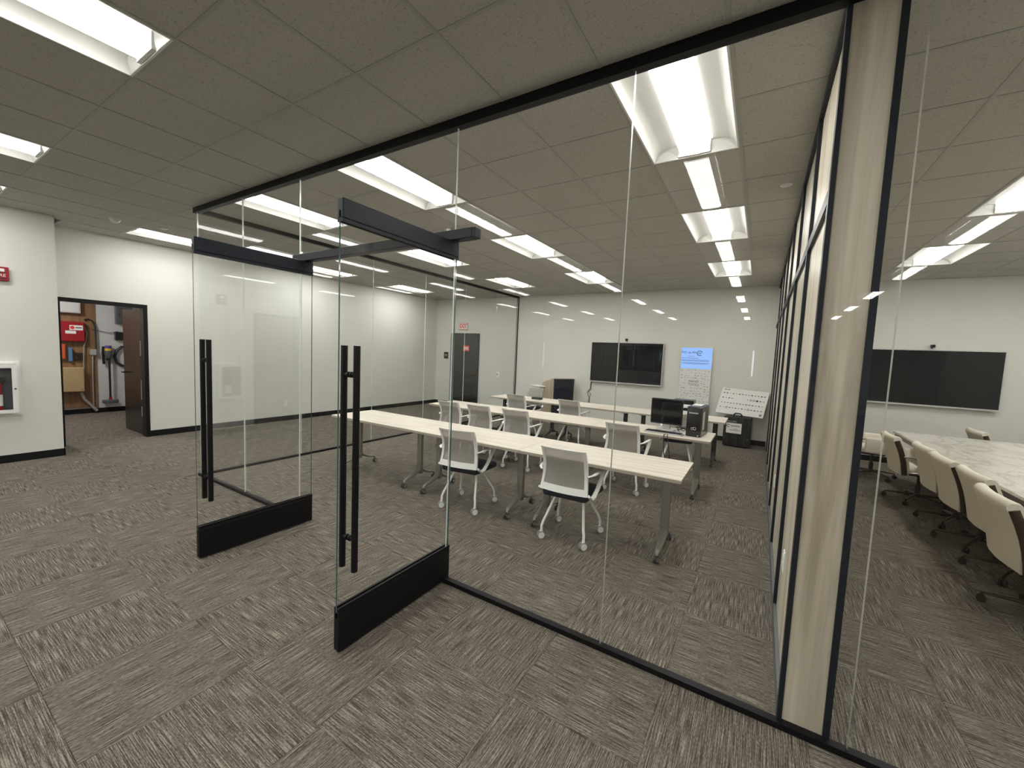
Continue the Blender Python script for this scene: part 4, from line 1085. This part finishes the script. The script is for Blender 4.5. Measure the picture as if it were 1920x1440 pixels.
# ------------------------------------------------------------------ conference room
ct = thing('conference_table', 'long conference table with a pale marble top', 'table', (2.68, 3.35, 0))
MB().rbox(-0.68, 0.68, -2.75, 2.62, 0.715, 0.745, 0.006, 2).build('tabletop', 'marble', ct)
MB().rbox(-0.66, 0.66, -2.73, 2.60, 0.655, 0.715, 0.004, 1).build('edge_band', 'bronze', ct)
for y in (-1.6, 0.0, 1.6):
    lg = MB().rbox(-0.13, 0.13, y-0.20, y+0.20, 0.03, 0.655, 0.01, 1).build('pedestal', 'bronze', ct)
    MB().rbox(-0.17, 0.17, y-0.30, y+0.30, 0.0, 0.03, 0.008, 1).build('pedestal_foot', 'bronze', lg)

def make_conf_chair():   # faces +y, origin at the floor below the column
    t = thing('conference_chair', 'x', 'chair')
    W = 0.275
    def back_pt(u, side):   # u 0..1 from bottom to top ; side -1 outer, 1 inner
        yb = -0.205-0.105*u+0.02*math.sin(PI*u); z = 0.375+0.425*u
        thk = 0.042
        return (yb+side*thk, z)
    n = 14; prof = []
    for k in range(n+1): prof.append(back_pt(k/n, -1))
    top = back_pt(1, 0)
    for k in range(1, 6):
        a = PI-PI*k/6; prof.append((top[0]+0.042*math.cos(a), top[1]+0.04*math.sin(a)))
    for k in range(n, -1, -1): prof.append(back_pt(k/n, 1))
    bb = MB(); secs = [-W, -W+0.012, -W*0.6, 0, W*0.6, W-0.012, W]
    pv = []; m = len(prof)
    for x in secs:
        sh = 0.93 if abs(x) >= W-0.001 else 1.0
        cy = sum(p[0] for p in prof)/m
        bow = -0.03*(1-(x/W)**2)
        for (y, z) in prof:
            u = (z-0.375)/0.425
            taper = 1-0.10*max(0.0, 0.35-u)/0.35
            pv.append((x*taper, y+bow, z-(0.006 if sh < 1 else 0)))
    fs = []
    for s in range(len(secs)-1):
        for k in range(m): fs.append((s*m+k, s*m+(k+1) % m, (s+1)*m+(k+1) % m, (s+1)*m+k))
    fs.append(tuple(range(m))); fs.append(tuple((len(secs)-1)*m+k for k in range(m)))
    bb.add(pv, fs).build('backrest', 'cream_fabric', t, smooth=60)
    sb = MB().rbox(-0.245, 0.245, -0.24, 0.26, 0.385, 0.475, 0.035, 3)
    sb.build('seat', 'cream_fabric', t, smooth=50)
    for s in (-1, 1):
        fb = MB()
        for k in range(10):
            a, b = back_pt(k/10*0.97, 0), back_pt((k+1)/10*0.97, 0)
        pts = [(s*(W+0.004), back_pt(u, 0)[0]-0.012, back_pt(u, 0)[1]) for u in (0.0, 0.15, 0.35, 0.55, 0.75, 0.97)]
        fb.tube(pts, 0.027, 8)
        fb.v = [(s*(W+0.004)+(x-s*(W+0.004))*0.45, y, z) for x, y, z in fb.v]
        fb.build('side_band', 'bronze', t, smooth=50)
        ar = MB().rbox(s*0.285-0.032, s*0.285+0.032, -0.11, 0.20, 0.40, 0.635, 0.028, 3)
        ao = ar.build('armrest', 'cream_fabric', t, smooth=50)
        MB().cyl((s*0.28, -0.25, 0.60), (s*0.285, -0.09, 0.60), 0.009, 10).cyl((s*0.26, -0.20, 0.40), (s*0.285, -0.05, 0.42), 0.009, 10).build('arm_rod', 'chrome', ao, smooth=40)
    MB().rbox(-0.16, 0.16, -0.14, 0.14, 0.355, 0.388, 0.008, 1).build('seat_plate', 'dark_steel', t)
    MB().tube([(0,0,0.36), (0,0,0.22), (0,0,0.219), (0,0,0.09)], [0.018, 0.018, 0.027, 0.027], 14).build('column', 'dark_steel', t, smooth=40)
    base = MB().cyl((0,0,0.075), (0,0,0.115), 0.042, 16).build('base_hub', 'bronze', t, smooth=40)
    for k in range(5):
        a = PI/2+0.35+2*PI*k/5; c, s = math.cos(a), math.sin(a)
        lg = MB().tube([(0.03*c, 0.03*s, 0.098), (0.16*c, 0.16*s, 0.088), (0.30*c, 0.30*s, 0.072)], [0.022, 0.018, 0.013], 8, flat=(1, 0.75)).build('base_arm', 'bronze', t, smooth=50)
        cb = MB(); px_, py_ = 0.305*c, 0.305*s
        for e in (-1, 1):
            cb.cyl((px_-s*e*0.005, py_+c*e*0.005, 0.026), (px_-s*e*0.021, py_+c*e*0.021, 0.026), 0.026, 14)
        cb.cyl((px_, py_, 0.026), (px_, py_, 0.07), 0.008, 8)
        cb.build('caster', 'brown_rubber', lg, smooth=40)
    return t
kp = make_conf_chair()
CC = [(2.03, 1.99, -92, 'cream upholstered chair drawn back from the marble table, first in its row'),
      (2.16, 2.75, -90, 'cream upholstered chair, second in the row along the marble table'),
      (2.15, 3.40, -90, 'cream upholstered chair, third in the row along the marble table'),
      (2.17, 4.05, -90, 'cream upholstered chair, fourth in the row along the marble table'),
      (2.04, 4.80, -88, 'cream upholstered chair, fifth in the row along the marble table'),
      (1.80, 6.00, -97, 'cream upholstered chair turned at the corner of the marble table'),
      (3.30, 6.36, -90, 'cream upholstered chair beyond the far end of the marble table')]
for k, (x, y, r, lab) in enumerate(CC):
    o = kp if k == 0 else copy_tree(kp)
    o.location = (x, y, 0); o.rotation_euler = (0, 0, math.radians(r))
    tag(o, lab, 'chair', 'conference chairs')
